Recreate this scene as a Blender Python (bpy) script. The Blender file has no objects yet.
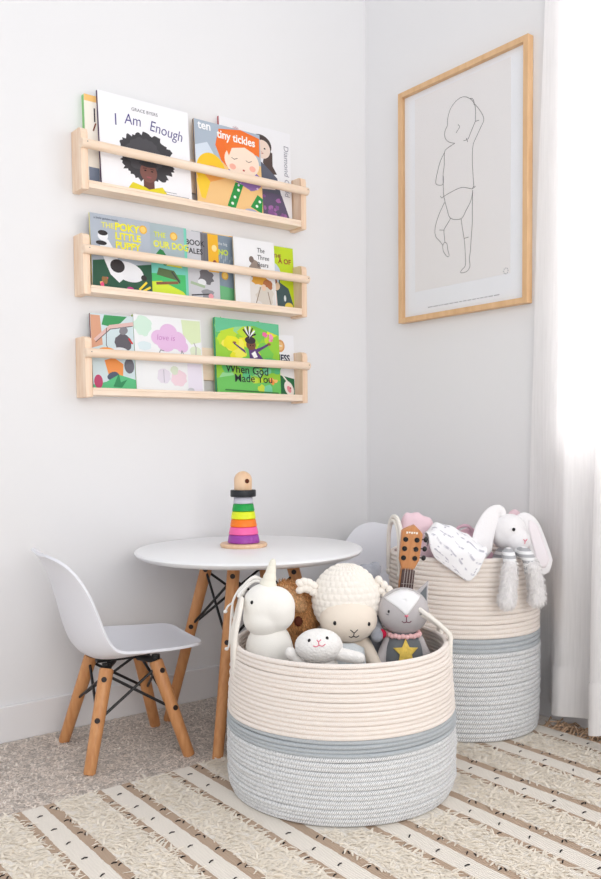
import bpy, bmesh, math, random
import numpy as np
from mathutils import Vector, Matrix, Euler
R = math.radians
random.seed(7)
scene = bpy.context.scene
COL = scene.collection

# ------------------------------------------------------------------ camera
cam_data = bpy.data.cameras.new('camera')
cam = bpy.data.objects.new('camera', cam_data)
COL.objects.link(cam)
F = 852.42
cam_data.sensor_fit = 'VERTICAL'
cam_data.sensor_height = 36.0
cam_data.lens = F * 36.0 / 879.0
cam_data.shift_x = -4.64 / 879.0
cam_data.shift_y = 43.75 / 879.0
cam_data.clip_start = 0.05
yaw, pitch, roll = 0.9134, -0.0478, -0.0078
fw = Vector((math.cos(yaw) * math.cos(pitch), math.sin(yaw) * math.cos(pitch), math.sin(pitch)))
rt = Vector((math.sin(yaw), -math.cos(yaw), 0))
up = rt.cross(fw)
r2 = math.cos(roll) * rt + math.sin(roll) * up
u2 = -math.sin(roll) * rt + math.cos(roll) * up
cm = Matrix((r2, u2, -fw)).transposed().to_4x4()
cm.translation = Vector((-1.9679, -2.199, 0.7686))
cam.matrix_world = cm
scene.camera = cam

# ------------------------------------------------------------------ light
world = bpy.data.worlds.new('daylight')
scene.world = world
world.use_nodes = True
bg = world.node_tree.nodes['Background']
bg.inputs[0].default_value = (0.93, 0.96, 1.0, 1)
bg.inputs[1].default_value = 0.72


def area(name, loc, target, sx, sy, power, color):
    d = bpy.data.lights.new(name, 'AREA')
    d.shape = 'RECTANGLE'
    d.size, d.size_y = sx, sy
    d.energy = power
    d.color = color
    o = bpy.data.objects.new(name, d)
    COL.objects.link(o)
    o.location = loc
    o.rotation_euler = (Vector(target) - Vector(loc)).to_track_quat('-Z', 'Y').to_euler()
    return o


area('window_daylight', (0.50, -1.6, 1.55), (-1.0, -1.5, 1.0), 2.2, 1.9, 72, (1.0, 0.985, 0.96))
area('room_daylight', (-2.2, -4.3, 1.6), (-0.3, -0.5, 0.3), 2.4, 1.6, 44, (1.0, 0.98, 0.955))

vs = scene.view_settings
vs.view_transform = 'Standard'
vs.look = 'None'
vs.gamma = 1.0
vs.exposure = 0.23
vs.use_curve_mapping = False


# ------------------------------------------------------------------ helpers
def lin(c):
    return tuple((x / 255 / 12.92) if x / 255 <= 0.04045 else ((x / 255 + 0.055) / 1.055) ** 2.4 for x in c)


MATS = {}


def mat(name, rgb, rough=0.6, spec=0.3, vary=0.0, scale=40.0, stretch=(1, 1, 1), bump=0.0, bscale=None,
        dark=None, sss=0.0, island=0.0, sheen=0.0, metal=0.0):
    if name in MATS:
        return MATS[name]
    m = bpy.data.materials.new(name)
    m.use_nodes = True
    nt = m.node_tree
    b = nt.nodes['Principled BSDF']
    c = lin(rgb)
    b.inputs['Base Color'].default_value = (*c, 1)
    b.inputs['Roughness'].default_value = rough
    b.inputs['Specular IOR Level'].default_value = spec
    b.inputs['Metallic'].default_value = metal
    if sheen:
        b.inputs['Sheen Weight'].default_value = sheen
    tc = nt.nodes.new('ShaderNodeTexCoord')
    mp = nt.nodes.new('ShaderNodeMapping')
    mp.inputs['Scale'].default_value = stretch
    nt.links.new(tc.outputs['Object'], mp.inputs['Vector'])
    src = None
    if vary or dark:
        n = nt.nodes.new('ShaderNodeTexNoise')
        n.inputs['Scale'].default_value = scale
        n.inputs['Detail'].default_value = 4
        nt.links.new(mp.outputs[0], n.inputs['Vector'])
        rp = nt.nodes.new('ShaderNodeValToRGB')
        d = lin(dark) if dark else tuple(x * (1 - vary) for x in c)
        l = c if dark else tuple(min(1, x * (1 + vary * 0.6)) for x in c)
        rp.color_ramp.elements[0].position = 0.3
        rp.color_ramp.elements[1].position = 0.7
        rp.color_ramp.elements[0].color = (*d, 1)
        rp.color_ramp.elements[1].color = (*l, 1)
        nt.links.new(n.outputs['Fac'], rp.inputs['Fac'])
        src = rp.outputs[0]
    if island:
        g = nt.nodes.new('ShaderNodeNewGeometry')
        hs = nt.nodes.new('ShaderNodeHueSaturation')
        mr = nt.nodes.new('ShaderNodeMapRange')
        mr.inputs['To Min'].default_value = 1 - island
        mr.inputs['To Max'].default_value = 1 + island * 0.5
        nt.links.new(g.outputs['Random Per Island'], mr.inputs['Value'])
        nt.links.new(mr.outputs[0], hs.inputs['Value'])
        if src:
            nt.links.new(src, hs.inputs['Color'])
        else:
            hs.inputs['Color'].default_value = (*c, 1)
        src = hs.outputs[0]
    if src:
        nt.links.new(src, b.inputs['Base Color'])
    if bump:
        n2 = nt.nodes.new('ShaderNodeTexNoise')
        n2.inputs['Scale'].default_value = bscale or scale
        n2.inputs['Detail'].default_value = 3
        nt.links.new(mp.outputs[0], n2.inputs['Vector'])
        bp = nt.nodes.new('ShaderNodeBump')
        bp.inputs['Strength'].default_value = bump
        bp.inputs['Distance'].default_value = 0.003
        nt.links.new(n2.outputs['Fac'], bp.inputs['Height'])
        nt.links.new(bp.outputs[0], b.inputs['Normal'])
    MATS[name] = m
    return m


def fibre(name, rgb, vary=0.2, trans=0.35):
    m = bpy.data.materials.new(name)
    m.use_nodes = True
    nt = m.node_tree
    nt.nodes.clear()
    out = nt.nodes.new('ShaderNodeOutputMaterial')
    d = nt.nodes.new('ShaderNodeBsdfDiffuse')
    t = nt.nodes.new('ShaderNodeBsdfTranslucent')
    mx = nt.nodes.new('ShaderNodeMixShader')
    mx.inputs[0].default_value = trans
    g = nt.nodes.new('ShaderNodeNewGeometry')
    hs = nt.nodes.new('ShaderNodeHueSaturation')
    mr = nt.nodes.new('ShaderNodeMapRange')
    mr.inputs['To Min'].default_value = 1 - vary
    mr.inputs['To Max'].default_value = 1 + vary * 0.3
    nt.links.new(g.outputs['Random Per Island'], mr.inputs['Value'])
    nt.links.new(mr.outputs[0], hs.inputs['Value'])
    hs.inputs['Color'].default_value = (*lin(rgb), 1)
    for n in (d, t):
        nt.links.new(hs.outputs[0], n.inputs[0])
    nt.links.new(d.outputs[0], mx.inputs[1])
    nt.links.new(t.outputs[0], mx.inputs[2])
    nt.links.new(mx.outputs[0], out.inputs[0])
    MATS[name] = m
    return m


class MB:
    def __init__(s):
        s.v, s.f, s.mi, s.uv = [], [], [], None

    def add(s, vs_, fs_, mi=0, M=None):
        n = len(s.v)
        if M is not None:
            vs_ = [M @ Vector(p) for p in vs_]
        s.v += [tuple(p) for p in vs_]
        s.f += [tuple(i + n for i in f) for f in fs_]
        s.mi += [mi] * len(fs_)
        return s

    def box(s, x0, x1, y0, y1, z0, z1, mi=0, M=None):
        v = [(x, y, z) for z in (z0, z1) for y in (y0, y1) for x in (x0, x1)]
        f = [(0, 2, 3, 1), (4, 5, 7, 6), (0, 1, 5, 4), (2, 6, 7, 3), (0, 4, 6, 2), (1, 3, 7, 5)]
        return s.add(v, f, mi, M)

    def tube(s, pts, rad, n=10, mi=0, M=None, cap=True, flat=None):
        pts = [Vector(p) for p in pts]
        k = len(pts)
        rs = rad if hasattr(rad, '__len__') else [rad] * k
        vs_, fs_ = [], []
        ref = None
        for i, p in enumerate(pts):
            t = (pts[min(i + 1, k - 1)] - pts[max(i - 1, 0)]).normalized()
            if ref is None:
                a = Vector((0, 0, 1)) if abs(t.z) < 0.9 else Vector((1, 0, 0))
                ref = t.cross(a).normalized()
            ref = (ref - t * ref.dot(t)).normalized()
            b = t.cross(ref)
            for j in range(n):
                an = 2 * math.pi * j / n
                vs_.append(p + rs[i] * (math.cos(an) * ref + math.sin(an) * b))
        for i in range(k - 1):
            for j in range(n):
                fs_.append((i * n + j, i * n + (j + 1) % n, (i + 1) * n + (j + 1) % n, (i + 1) * n + j))
        if cap:
            fs_.append(tuple(range(n - 1, -1, -1)))
            fs_.append(tuple((k - 1) * n + j for j in range(n)))
        return s.add(vs_, fs_, mi, M)

    def lathe(s, prof, n=48, c=(0, 0, 0), mi=0, M=None, closed=False):
        vs_, fs_ = [], []
        k = len(prof)
        for r, z in prof:
            for j in range(n):
                a = 2 * math.pi * j / n
                vs_.append((c[0] + r * math.cos(a), c[1] + r * math.sin(a), c[2] + z))
        for i in range(k if closed else k - 1):
            i2 = (i + 1) % k
            for j in range(n):
                fs_.append((i * n + j, i * n + (j + 1) % n, i2 * n + (j + 1) % n, i2 * n + j))
        if not closed:
            if prof[0][0] > 1e-6:
                fs_.append(tuple(range(n - 1, -1, -1)))
            if prof[-1][0] > 1e-6:
                fs_.append(tuple((k - 1) * n + j for j in range(n)))
        return s.add(vs_, fs_, mi, M)

    def ell(s, c, r, n=24, m=14, mi=0, M=None, rot=None):
        vs_, fs_ = [], []
        T = Matrix.Translation(c) @ (rot.to_matrix().to_4x4() if rot else Matrix.Identity(4))
        for i in range(m + 1):
            th = math.pi * i / m
            for j in range(n):
                a = 2 * math.pi * j / n
                vs_.append(T @ Vector((r[0] * math.sin(th) * math.cos(a), r[1] * math.sin(th) * math.sin(a), r[2] * math.cos(th))))
        for i in range(m):
            for j in range(n):
                fs_.append((i * n + j, (i + 1) * n + j, (i + 1) * n + (j + 1) % n, i * n + (j + 1) % n))
        return s.add(vs_, fs_, mi, M)

    def prism(s, outline, y0, y1, mi=0, M=None):
        """outline in x,z extruded along y"""
        n = len(outline)
        v = [(x, y0, z) for x, z in outline] + [(x, y1, z) for x, z in outline]
        f = [tuple(range(n)), tuple(range(2 * n - 1, n - 1, -1))]
        f += [(i, i + n, (i + 1) % n + n, (i + 1) % n) for i in range(n)]
        return s.add(v, f, mi, M)

    def grid(s, P, mi=0, wrap=False):
        """P[i][j] points"""
        m, n = len(P), len(P[0])
        v = [p for row in P for p in row]
        f = []
        for i in range(m - 1):
            for j in range(n if wrap else n - 1):
                f.append((i * n + j, i * n + (j + 1) % n, (i + 1) * n + (j + 1) % n, (i + 1) * n + j))
        return s.add(v, f, mi)

    def build(s, name, mats, parent=None, smooth=True, bevel=0.0, subsurf=0, solid=0.0, angle=40, kind=None, label=None):
        me = bpy.data.meshes.new(name)
        me.from_pydata(s.v, [], s.f)
        if not isinstance(mats, (list, tuple)):
            mats = [mats]
        for m in mats:
            me.materials.append(m)
        me.polygons.foreach_set('material_index', s.mi)
        bm = bmesh.new()
        bm.from_mesh(me)
        bmesh.ops.remove_doubles(bm, verts=bm.verts, dist=1e-6)
        if len(bm.faces) < 60000:
            bmesh.ops.recalc_face_normals(bm, faces=bm.faces)
        bm.to_mesh(me)
        bm.free()
        if smooth:
            me.polygons.foreach_set('use_smooth', [True] * len(me.polygons))
            me.set_sharp_from_angle(angle=R(angle))
        me.update()
        return link(name, me, parent, bevel, subsurf, solid, kind, label)


def link(name, me, parent=None, bevel=0, subsurf=0, solid=0, kind=None, label=None):
    o = bpy.data.objects.new(name, me)
    COL.objects.link(o)
    if parent is not None:
        o.parent = parent
    if solid:
        md = o.modifiers.new('thickness', 'SOLIDIFY')
        md.thickness = solid
        md.offset = 0
    if bevel:
        md = o.modifiers.new('bevel', 'BEVEL')
        md.width = bevel
        md.segments = 2
        md.limit_method = 'ANGLE'
        md.angle_limit = R(40)
    if subsurf:
        md = o.modifiers.new('smooth', 'SUBSURF')
        md.levels = md.render_levels = subsurf
    if kind:
        o['kind'] = kind
    if label:
        o['label'] = label
    return o


def tag(o, label, cat, group=None):
    o['label'] = label
    o['category'] = cat
    if group:
        o['group'] = group
    return o


def thing(name, label, cat, loc=(0, 0, 0), rz=0.0, group=None, rx=0.0, ry=0.0):
    o = bpy.data.objects.new(name, None)
    o.empty_display_size = 0.05
    COL.objects.link(o)
    o.location = loc
    o.rotation_euler = (rx, ry, rz)
    return tag(o, label, cat, group)


def dup(root, label, loc, rz, group=None):
    r = root.copy()
    COL.objects.link(r)
    r.location = loc
    r.rotation_euler = (0, 0, rz)
    r['label'] = label
    if group:
        r['group'] = group
    for ch in list(root.children):
        c = ch.copy()
        COL.objects.link(c)
        c.parent = r
        for g in ch.children:
            d = g.copy()
            COL.objects.link(d)
            d.parent = c
    return r


def struct(mb, name, m, parent=None, **k):
    return mb.build(name, m, parent, kind='structure' if parent is None else None, **k)


def evaluated_mesh(o):
    dg = bpy.context.evaluated_depsgraph_get()
    dg.update()
    return bpy.data.meshes.new_from_object(o.evaluated_get(dg))


def blob(name, elems, mats, parent, voxel=0.004, smooth=4, label=None, keep=False):
    """one continuous soft body from ellipsoids: (c, r[, Euler]) or limbs ('limb', p0, p1, r0, r1)"""
    mb = MB()
    for e in elems:
        if e[0] == 'limb':
            p0, p1 = Vector(e[1]), Vector(e[2])
            for i in range(9):
                t = i / 8
                r = e[3] * (1 - t) + e[4] * t
                mb.ell(p0.lerp(p1, t), (r, r, r), 16, 10)
        else:
            mb.ell(e[0], e[1], 24, 16, rot=e[2] if len(e) > 2 else None)
    o = mb.build(name + '_raw', mats, None)
    md = o.modifiers.new('r', 'REMESH')
    md.mode = 'VOXEL'
    md.voxel_size = voxel
    md = o.modifiers.new('s', 'SMOOTH')
    md.iterations = smooth
    md.factor = 0.5
    me = evaluated_mesh(o)
    old = o.data
    bpy.data.objects.remove(o)
    bpy.data.meshes.remove(old)
    me.name = name
    me.materials.clear()
    me.materials.append(mats)
    me.polygons.foreach_set('use_smooth', [True] * len(me.polygons))
    return link(name, me, parent, label=label)


RNG = np.random.default_rng(3)


def blade_arrays(P, N, Lh, Wd, lean, dirv=None, spread=1.0, rise=None):
    """curved tapering strands on points P with normals N -> verts, faces"""
    k = len(P)
    rnd = RNG.normal(size=(k, 3))
    if dirv is not None:
        rnd = rnd * spread + np.asarray(dirv)
    T = rnd - (rnd * N).sum(1)[:, None] * N
    T /= np.linalg.norm(T, axis=1)[:, None] + 1e-9
    S = np.cross(N, T)
    L = Lh * RNG.uniform(0.65, 1.2, size=(k, 1))
    W = Wd * RNG.uniform(0.7, 1.2, size=(k, 1))
    if rise is None:
        d1 = N * (1 - lean * 0.6) + T * lean * 0.7
        d2 = N * (1 - lean) * 0.7 + T * lean * 1.1
    else:
        rz = rise * RNG.uniform(0.5, 1.4, size=(k, 1))
        d1 = N * rz + T * 0.85
        d2 = N * (0.15 - rz * 0.6) + T * 0.95
    p1 = P + d1 * L * 0.5
    p2 = p1 + d2 * L * 0.5
    V = np.stack([P - S * W / 2, P + S * W / 2, p1 + S * W / 2, p1 - S * W / 2, p2 + S * W / 5, p2 - S * W / 5], 1).reshape(-1, 3)
    b = (np.arange(k) * 6)[:, None]
    Fq = np.concatenate([b + np.array([[0, 1, 2, 3]]), b + np.array([[3, 2, 4, 5]])], 1).reshape(-1, 4)
    return V, Fq


def quad_mesh(name, V, Fq, m, parent=None, kind=None, label=None):
    me = bpy.data.meshes.new(name)
    me.vertices.add(len(V))
    me.vertices.foreach_set('co', np.ascontiguousarray(V, dtype=np.float32).ravel())
    me.loops.add(len(Fq) * 4)
    me.loops.foreach_set('vertex_index', np.ascontiguousarray(Fq, dtype=np.int32).ravel())
    me.polygons.add(len(Fq))
    me.polygons.foreach_set('loop_start', np.arange(len(Fq), dtype=np.int32) * 4)
    me.polygons.foreach_set('use_smooth', [True] * len(Fq))
    me.materials.append(m)
    me.update(calc_edges=True)
    me.validate()
    return link(name, me, parent, kind=kind, label=label)


def fur(o, name, n, L, W, m, lean=0.6, down=0.8, zmin=None, cond=None):
    """soft pile on the surface of o (object space), one 'stuff' part"""
    me = o.data
    k = len(me.polygons)
    ar = np.empty(k)
    me.polygons.foreach_get('area', ar)
    ce = np.empty(k * 3)
    me.polygons.foreach_get('center', ce)
    no = np.empty(k * 3)
    me.polygons.foreach_get('normal', no)
    ce, no = ce.reshape(-1, 3), no.reshape(-1, 3)
    if zmin is not None:
        ar = np.where(ce[:, 2] > zmin, ar, 0)
    if cond is not None:
        ar = np.where(cond(ce), ar, 0)
    ix = RNG.choice(k, size=n, p=ar / ar.sum())
    jit = RNG.normal(size=(n, 3)) * (np.sqrt(ar[ix])[:, None] * 0.4)
    N = no[ix]
    P = ce[ix] + jit - (jit * N).sum(1)[:, None] * N - N * 0.001
    V, Fq = blade_arrays(P, N, L, W, lean, (0, 0, -down), 0.6)
    return quad_mesh(name, V, Fq, m, o, kind='stuff')


def text_mesh(name, body, size, m, parent, loc, align='LEFT', rot=(R(90), 0, 0), shear=0.0, offset=0.0, depth=0.0002, squash=1.0):
    cu = bpy.data.curves.new(name, 'FONT')
    cu.body = body
    cu.size = size
    cu.align_x = align
    cu.shear = shear
    cu.offset = offset
    cu.extrude = depth
    cu.resolution_u = 3
    o = bpy.data.objects.new(name + '_raw', cu)
    COL.objects.link(o)
    me = evaluated_mesh(o)
    bpy.data.objects.remove(o)
    bpy.data.curves.remove(cu)
    me.name = name
    me.materials.clear()
    me.materials.append(m)
    o = link(name, me, parent)
    o.location = loc
    o.rotation_euler = rot
    o.scale = (squash, 1, 1)
    return o


# ------------------------------------------------------------------ materials
WALL = mat('white_wall_paint', (235, 234, 235), 0.75, 0.2, bump=0.03, bscale=220)
TRIM = mat('white_trim_paint', (236, 234, 235), 0.45, 0.4)
PINE = mat('pale_pine', (250, 231, 212), 0.5, 0.35, scale=7, stretch=(1, 9, 9), dark=(241, 214, 188), bump=0.03)
PINE_V = mat('pale_pine_upright', (249, 226, 203), 0.5, 0.35, scale=7, stretch=(9, 9, 1), dark=(232, 196, 164), bump=0.03)
OAK = mat('light_oak_frame', (231, 192, 148), 0.45, 0.35, scale=8, stretch=(6, 6, 1), dark=(218, 174, 128))
BEECH = mat('orange_beech', (217, 158, 106), 0.42, 0.4, scale=14, stretch=(8, 8, 1), dark=(199, 136, 86))
BEECHL = mat('pale_beech', (240, 207, 174), 0.4, 0.4, scale=14, stretch=(6, 6, 1), dark=(230, 190, 152))
BLACK = mat('black_metal', (22, 22, 24), 0.4, 0.5)
DARKHOLE = mat('dark_bolt_head', (42, 30, 26), 0.5, 0.4)
SHELL = mat('white_moulded_plastic', (232, 232, 238), 0.38, 0.45)
TABLE = mat('white_lacquer', (242, 242, 244), 0.35, 0.45)
CREAM_ROPE = None


# ------------------------------------------------------------------ structure
m = MB()
m.box(-3.6, 0.12, 0.0, 0.12, 0, 2.7)
struct(m, 'wall_left', WALL, smooth=False)
WY0, WY1, WZ0, WZ1 = -2.55, -0.775, 0.74, 2.20     # window opening
m = MB()
m.box(0, 0.12, -3.6, WY0, 0, 2.7)
m.box(0, 0.12, WY1, 0.0, 0, 2.7)
m.box(0, 0.12, WY0, WY1, 0, WZ0)
m.box(0, 0.12, WY0, WY1, WZ1, 2.7)
struct(m, 'wall_right', WALL, smooth=False)
m = MB()
m.box(-3.6, 0.0, -3.6, 0.0, -0.06, 0.0)
CARPET = mat('carpet_backing', (236, 227, 219), 0.95, 0.05, vary=0.2, scale=160)
struct(m, 'floor', CARPET, smooth=False)
m = MB()
m.box(-3.6, -0.012, -0.012, -0.0005, 0.0, 0.095)
struct(m, 'baseboard_left', TRIM, bevel=0.003, smooth=False)
m = MB()
m.box(-0.012, -0.0005, -3.6, -0.0005, 0.0, 0.095)
struct(m, 'baseboard_right', TRIM, bevel=0.003, smooth=False)
# window
m = MB()
t = 0.05
m.box(0.03, 0.09, WY0, WY0 + t, WZ0, WZ1)
m.box(0.03, 0.09, WY1 - t, WY1, WZ0, WZ1)
m.box(0.03, 0.09, WY0 + t, WY1 - t, WZ0, WZ0 + t)
m.box(0.03, 0.09, WY0 + t, WY1 - t, WZ1 - t, WZ1)
m.box(0.04, 0.08, (WY0 + WY1) / 2 - 0.02, (WY0 + WY1) / 2 + 0.02, WZ0 + t, WZ1 - t)
win = struct(m, 'window_1', TRIM, smooth=False)
GL = bpy.data.materials.new('window_glass')
GL.use_nodes = True
nt = GL.node_tree
nt.nodes.clear()
out = nt.nodes.new('ShaderNodeOutputMaterial')
mx = nt.nodes.new('ShaderNodeMixShader')
tr = nt.nodes.new('ShaderNodeBsdfTransparent')
gl = nt.nodes.new('ShaderNodeBsdfGlossy')
gl.inputs['Roughness'].default_value = 0.03
fr = nt.nodes.new('ShaderNodeFresnel')
fr.inputs['IOR'].default_value = 1.25
nt.links.new(fr.outputs[0], mx.inputs[0])
nt.links.new(tr.outputs[0], mx.inputs[1])
nt.links.new(gl.outputs[0], mx.inputs[2])
nt.links.new(mx.outputs[0], out.inputs[0])
m = MB()
m.box(0.057, 0.061, WY0 + t, WY1 - t, WZ0 + t, WZ1 - t)
m.build('window_pane', GL, win, smooth=False)

# carpet pile (shaggy, uncountable)
def scatter(x0, x1, y0, y1, step):
    nx, ny = int((x1 - x0) / step), int((y1 - y0) / step)
    gx, gy = np.meshgrid(np.linspace(x0, x1, nx), np.linspace(y0, y1, ny))
    P = np.stack([gx.ravel(), gy.ravel(), np.zeros(nx * ny)], 1)
    P[:, :2] += RNG.uniform(-step * 0.6, step * 0.6, size=(len(P), 2))
    return P


CAR = fibre('shaggy_carpet_fibre', (255, 245, 236), 0.44, 0.3)
P = scatter(-1.95, -0.02, -0.485, -0.016, 0.0048)
P = P[(P[:, 1] < -0.016)]
UPN = np.tile(np.array([[0, 0, 1.0]]), (len(P), 1))
V, Fq = blade_arrays(P, UPN, 0.0150, 0.0040, 0.74, rise=0.34)
V[:, 1] = np.minimum(V[:, 1], -0.0135)
V[:, 2] = np.maximum(V[:, 2], 0.0003)
quad_mesh('carpet_pile', V, Fq, CAR, None, kind='stuff')

# ------------------------------------------------------------------ rug
RX0, RX1, RY0, RY1, RZ = -2.3, -0.10, -1.95, -0.468, 0.010
PERIOD, PH = 0.1757, -1.399      # start of a thin brown stripe
def rug_mat():
    m_ = bpy.data.materials.new('woven_striped_rug')
    m_.use_nodes = True
    nt = m_.node_tree
    b = nt.nodes['Principled BSDF']
    b.inputs['Roughness'].default_value = 0.92
    b.inputs['Specular IOR Level'].default_value = 0.1
    tc = nt.nodes.new('ShaderNodeTexCoord')
    sp = nt.nodes.new('ShaderNodeSeparateXYZ')
    nt.links.new(tc.outputs['Object'], sp.inputs[0])
    def math_(op, a, b_=None):
        n = nt.nodes.new('ShaderNodeMath')
        n.operation = op
        for i, q in enumerate((a, b_)):
            if q is None:
                continue
            if isinstance(q, (int, float)):
                n.inputs[i].default_value = q
            else:
                nt.links.new(q, n.inputs[i])
        return n.outputs[0]
    nz = nt.nodes.new('ShaderNodeTexNoise')
    nz.inputs['Scale'].default_value = 55
    nt.links.new(tc.outputs['Object'], nz.inputs['Vector'])
    wob = math_('MULTIPLY', math_('SUBTRACT', nz.outputs['Fac'], 0.5), 0.006)
    xx = math_('ADD', sp.outputs[0], wob)
    ph = math_('DIVIDE', math_('FLOORED_MODULO', math_('SUBTRACT', xx, PH), PERIOD), PERIOD)
    rp = nt.nodes.new('ShaderNodeValToRGB')
    rp.color_ramp.interpolation = 'CONSTANT'
    white, brown, sh = lin((248, 240, 229)), lin((196, 172, 151)), lin((250, 243, 233))
    el = rp.color_ramp.elements
    el[0].position = 0
    el[0].color = (*brown, 1)
    el[1].position = 0.105
    el[1].color = (*white, 1)
    for p_, c_ in ((0.365, brown), (0.50, sh)):
        e = el.new(p_)
        e.color = (*c_, 1)
    nt.links.new(ph, rp.inputs[0])
    # weave ribs
    w = nt.nodes.new('ShaderNodeTexWave')
    w.wave_type = 'BANDS'
    w.bands_direction = 'Y'
    w.inputs['Scale'].default_value = 70
    w.inputs['Distortion'].default_value = 0.6
    nt.links.new(tc.outputs['Object'], w.inputs['Vector'])
    mr = nt.nodes.new('ShaderNodeMapRange')
    mr.inputs['To Min'].default_value = 0.80
    mr.inputs['To Max'].default_value = 1.06
    nt.links.new(w.outputs['Fac'], mr.inputs[0])
    hs = nt.nodes.new('ShaderNodeHueSaturation')
    nt.links.new(mr.outputs[0], hs.inputs['Value'])
    nt.links.new(rp.outputs[0], hs.inputs['Color'])
    nt.links.new(hs.outputs[0], b.inputs['Base Color'])
    bp = nt.nodes.new('ShaderNodeBump')
    bp.inputs['Strength'].default_value = 0.5
    bp.inputs['Distance'].default_value = 0.002
    nt.links.new(w.outputs['Fac'], bp.inputs['Height'])
    nt.links.new(bp.outputs[0], b.inputs['Normal'])
    return m_


rug = thing('area_rug', 'cream shag rug with brown stripes and black flecks under the rope baskets', 'rug', (0, 0, 0))
m = MB()
m.box(RX0, RX1, RY0, RY1, 0.0006, RZ)
m.build('woven_base', rug_mat(), rug, smooth=False)
B1 = (-0.755, -0.753, 0.256)       # front basket centre, radius
B2 = (-0.222, -0.638, 0.203)       # rear basket
SHAG = fibre('cream_shag_yarn', (255, 247, 234), 0.09, 0.25)
Ps = []
k = -6
while PH + k * PERIOD < RX1:
    a, b_ = PH + (k + 0.52) * PERIOD, PH + (k + 0.985) * PERIOD
    k += 1
    if b_ < -2.0 or a > RX1:
        continue
    b_ = min(b_, RX1)
    ymin = -1.30 - 0.25 * max(0, a + 1.0)
    Ps.append(scatter(a, b_, ymin, RY1 - 0.004, 0.0074))
P = np.concatenate(Ps)
P[:, 2] = RZ - 0.001
for bx, by, br in (B1, B2):
    P = P[np.hypot(P[:, 0] - bx, P[:, 1] - by) > br + 0.002]
UPN = np.tile(np.array([[0, 0, 1.0]]), (len(P), 1))
V, Fq = blade_arrays(P, UPN, 0.028, 0.0052, 0.88, (0.25, -0.5, 0), 0.9, rise=0.26)
quad_mesh('shag_pile', V, Fq, SHAG, rug, kind='stuff')
# black stitches on thick brown stripes and flecks on white bands
m = MB()
k = -6
rr = random.Random(5)
while PH + k * PERIOD < RX1:
    xb = PH + (k + 0.43) * PERIOD
    xw = PH + (k + 0.23) * PERIOD
    xa = PH + (k + 0.05) * PERIOD
    k += 1
    y = RY1 - 0.02
    while y > -1.75:
        for (xc, off, ln) in ((xb, 0.0, 0.011), (xb + 0.006, 0.011, 0.010), (xw, 0.030, 0.012), (xa, 0.055, 0.010)):
            if xc > RX1 - 0.01 or xc < RX0 + 0.02:
                continue
            yy = y - off + rr.uniform(-0.005, 0.005)
            if yy < RY0 + 0.02 or any(math.hypot(xc - bx, yy - by) < br + 0.012 for bx, by, br in (B1, B2)):
                continue
            a = rr.uniform(-0.4, 0.4) + (0.9 if off == 0.011 else 0.2)
            dx, dy = math.cos(a) * ln / 2, math.sin(a) * ln / 2
            m.tube([(xc - dx, yy - dy, RZ + 0.0002), (xc, yy, RZ + 0.0018), (xc + dx, yy + dy, RZ + 0.0002)], 0.0013, 5)
        y -= 0.075
m.build('black_stitching', mat('black_yarn', (48, 44, 44), 0.9, 0.1), rug, kind='stuff')
# fringe at the wall end
FR = mat('tan_fringe_yarn', (200, 168, 140), 0.9, 0.1, island=0.3)
m = MB()
rr = random.Random(9)
for i in range(210):
    y0 = -0.50 - i * 0.0042 + rr.uniform(-0.003, 0.003)
    pts = []
    L = rr.uniform(0.05, 0.078)
    a = rr.uniform(-0.5, 0.5)
    c = rr.uniform(-9, 9)
    x, y, z = RX1 - 0.004, y0, RZ
    for q in range(7):
        pts.append((min(x, -0.016), y, z))
        x += math.cos(a) * L / 6
        y += math.sin(a) * L / 6
        a += c * L / 6 * 3
        z = max(0.004, RZ + 0.007 * math.sin(q * 0.9 + i) + rr.uniform(-0.002, 0.006))
    if any(math.hypot(px - B2[0], py - B2[1]) < B2[2] + 0.004 for px, py, pz in pts):
        continue
    m.tube(pts, 0.0019, 5)
m.build('fringe', FR, rug, kind='stuff')

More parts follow.
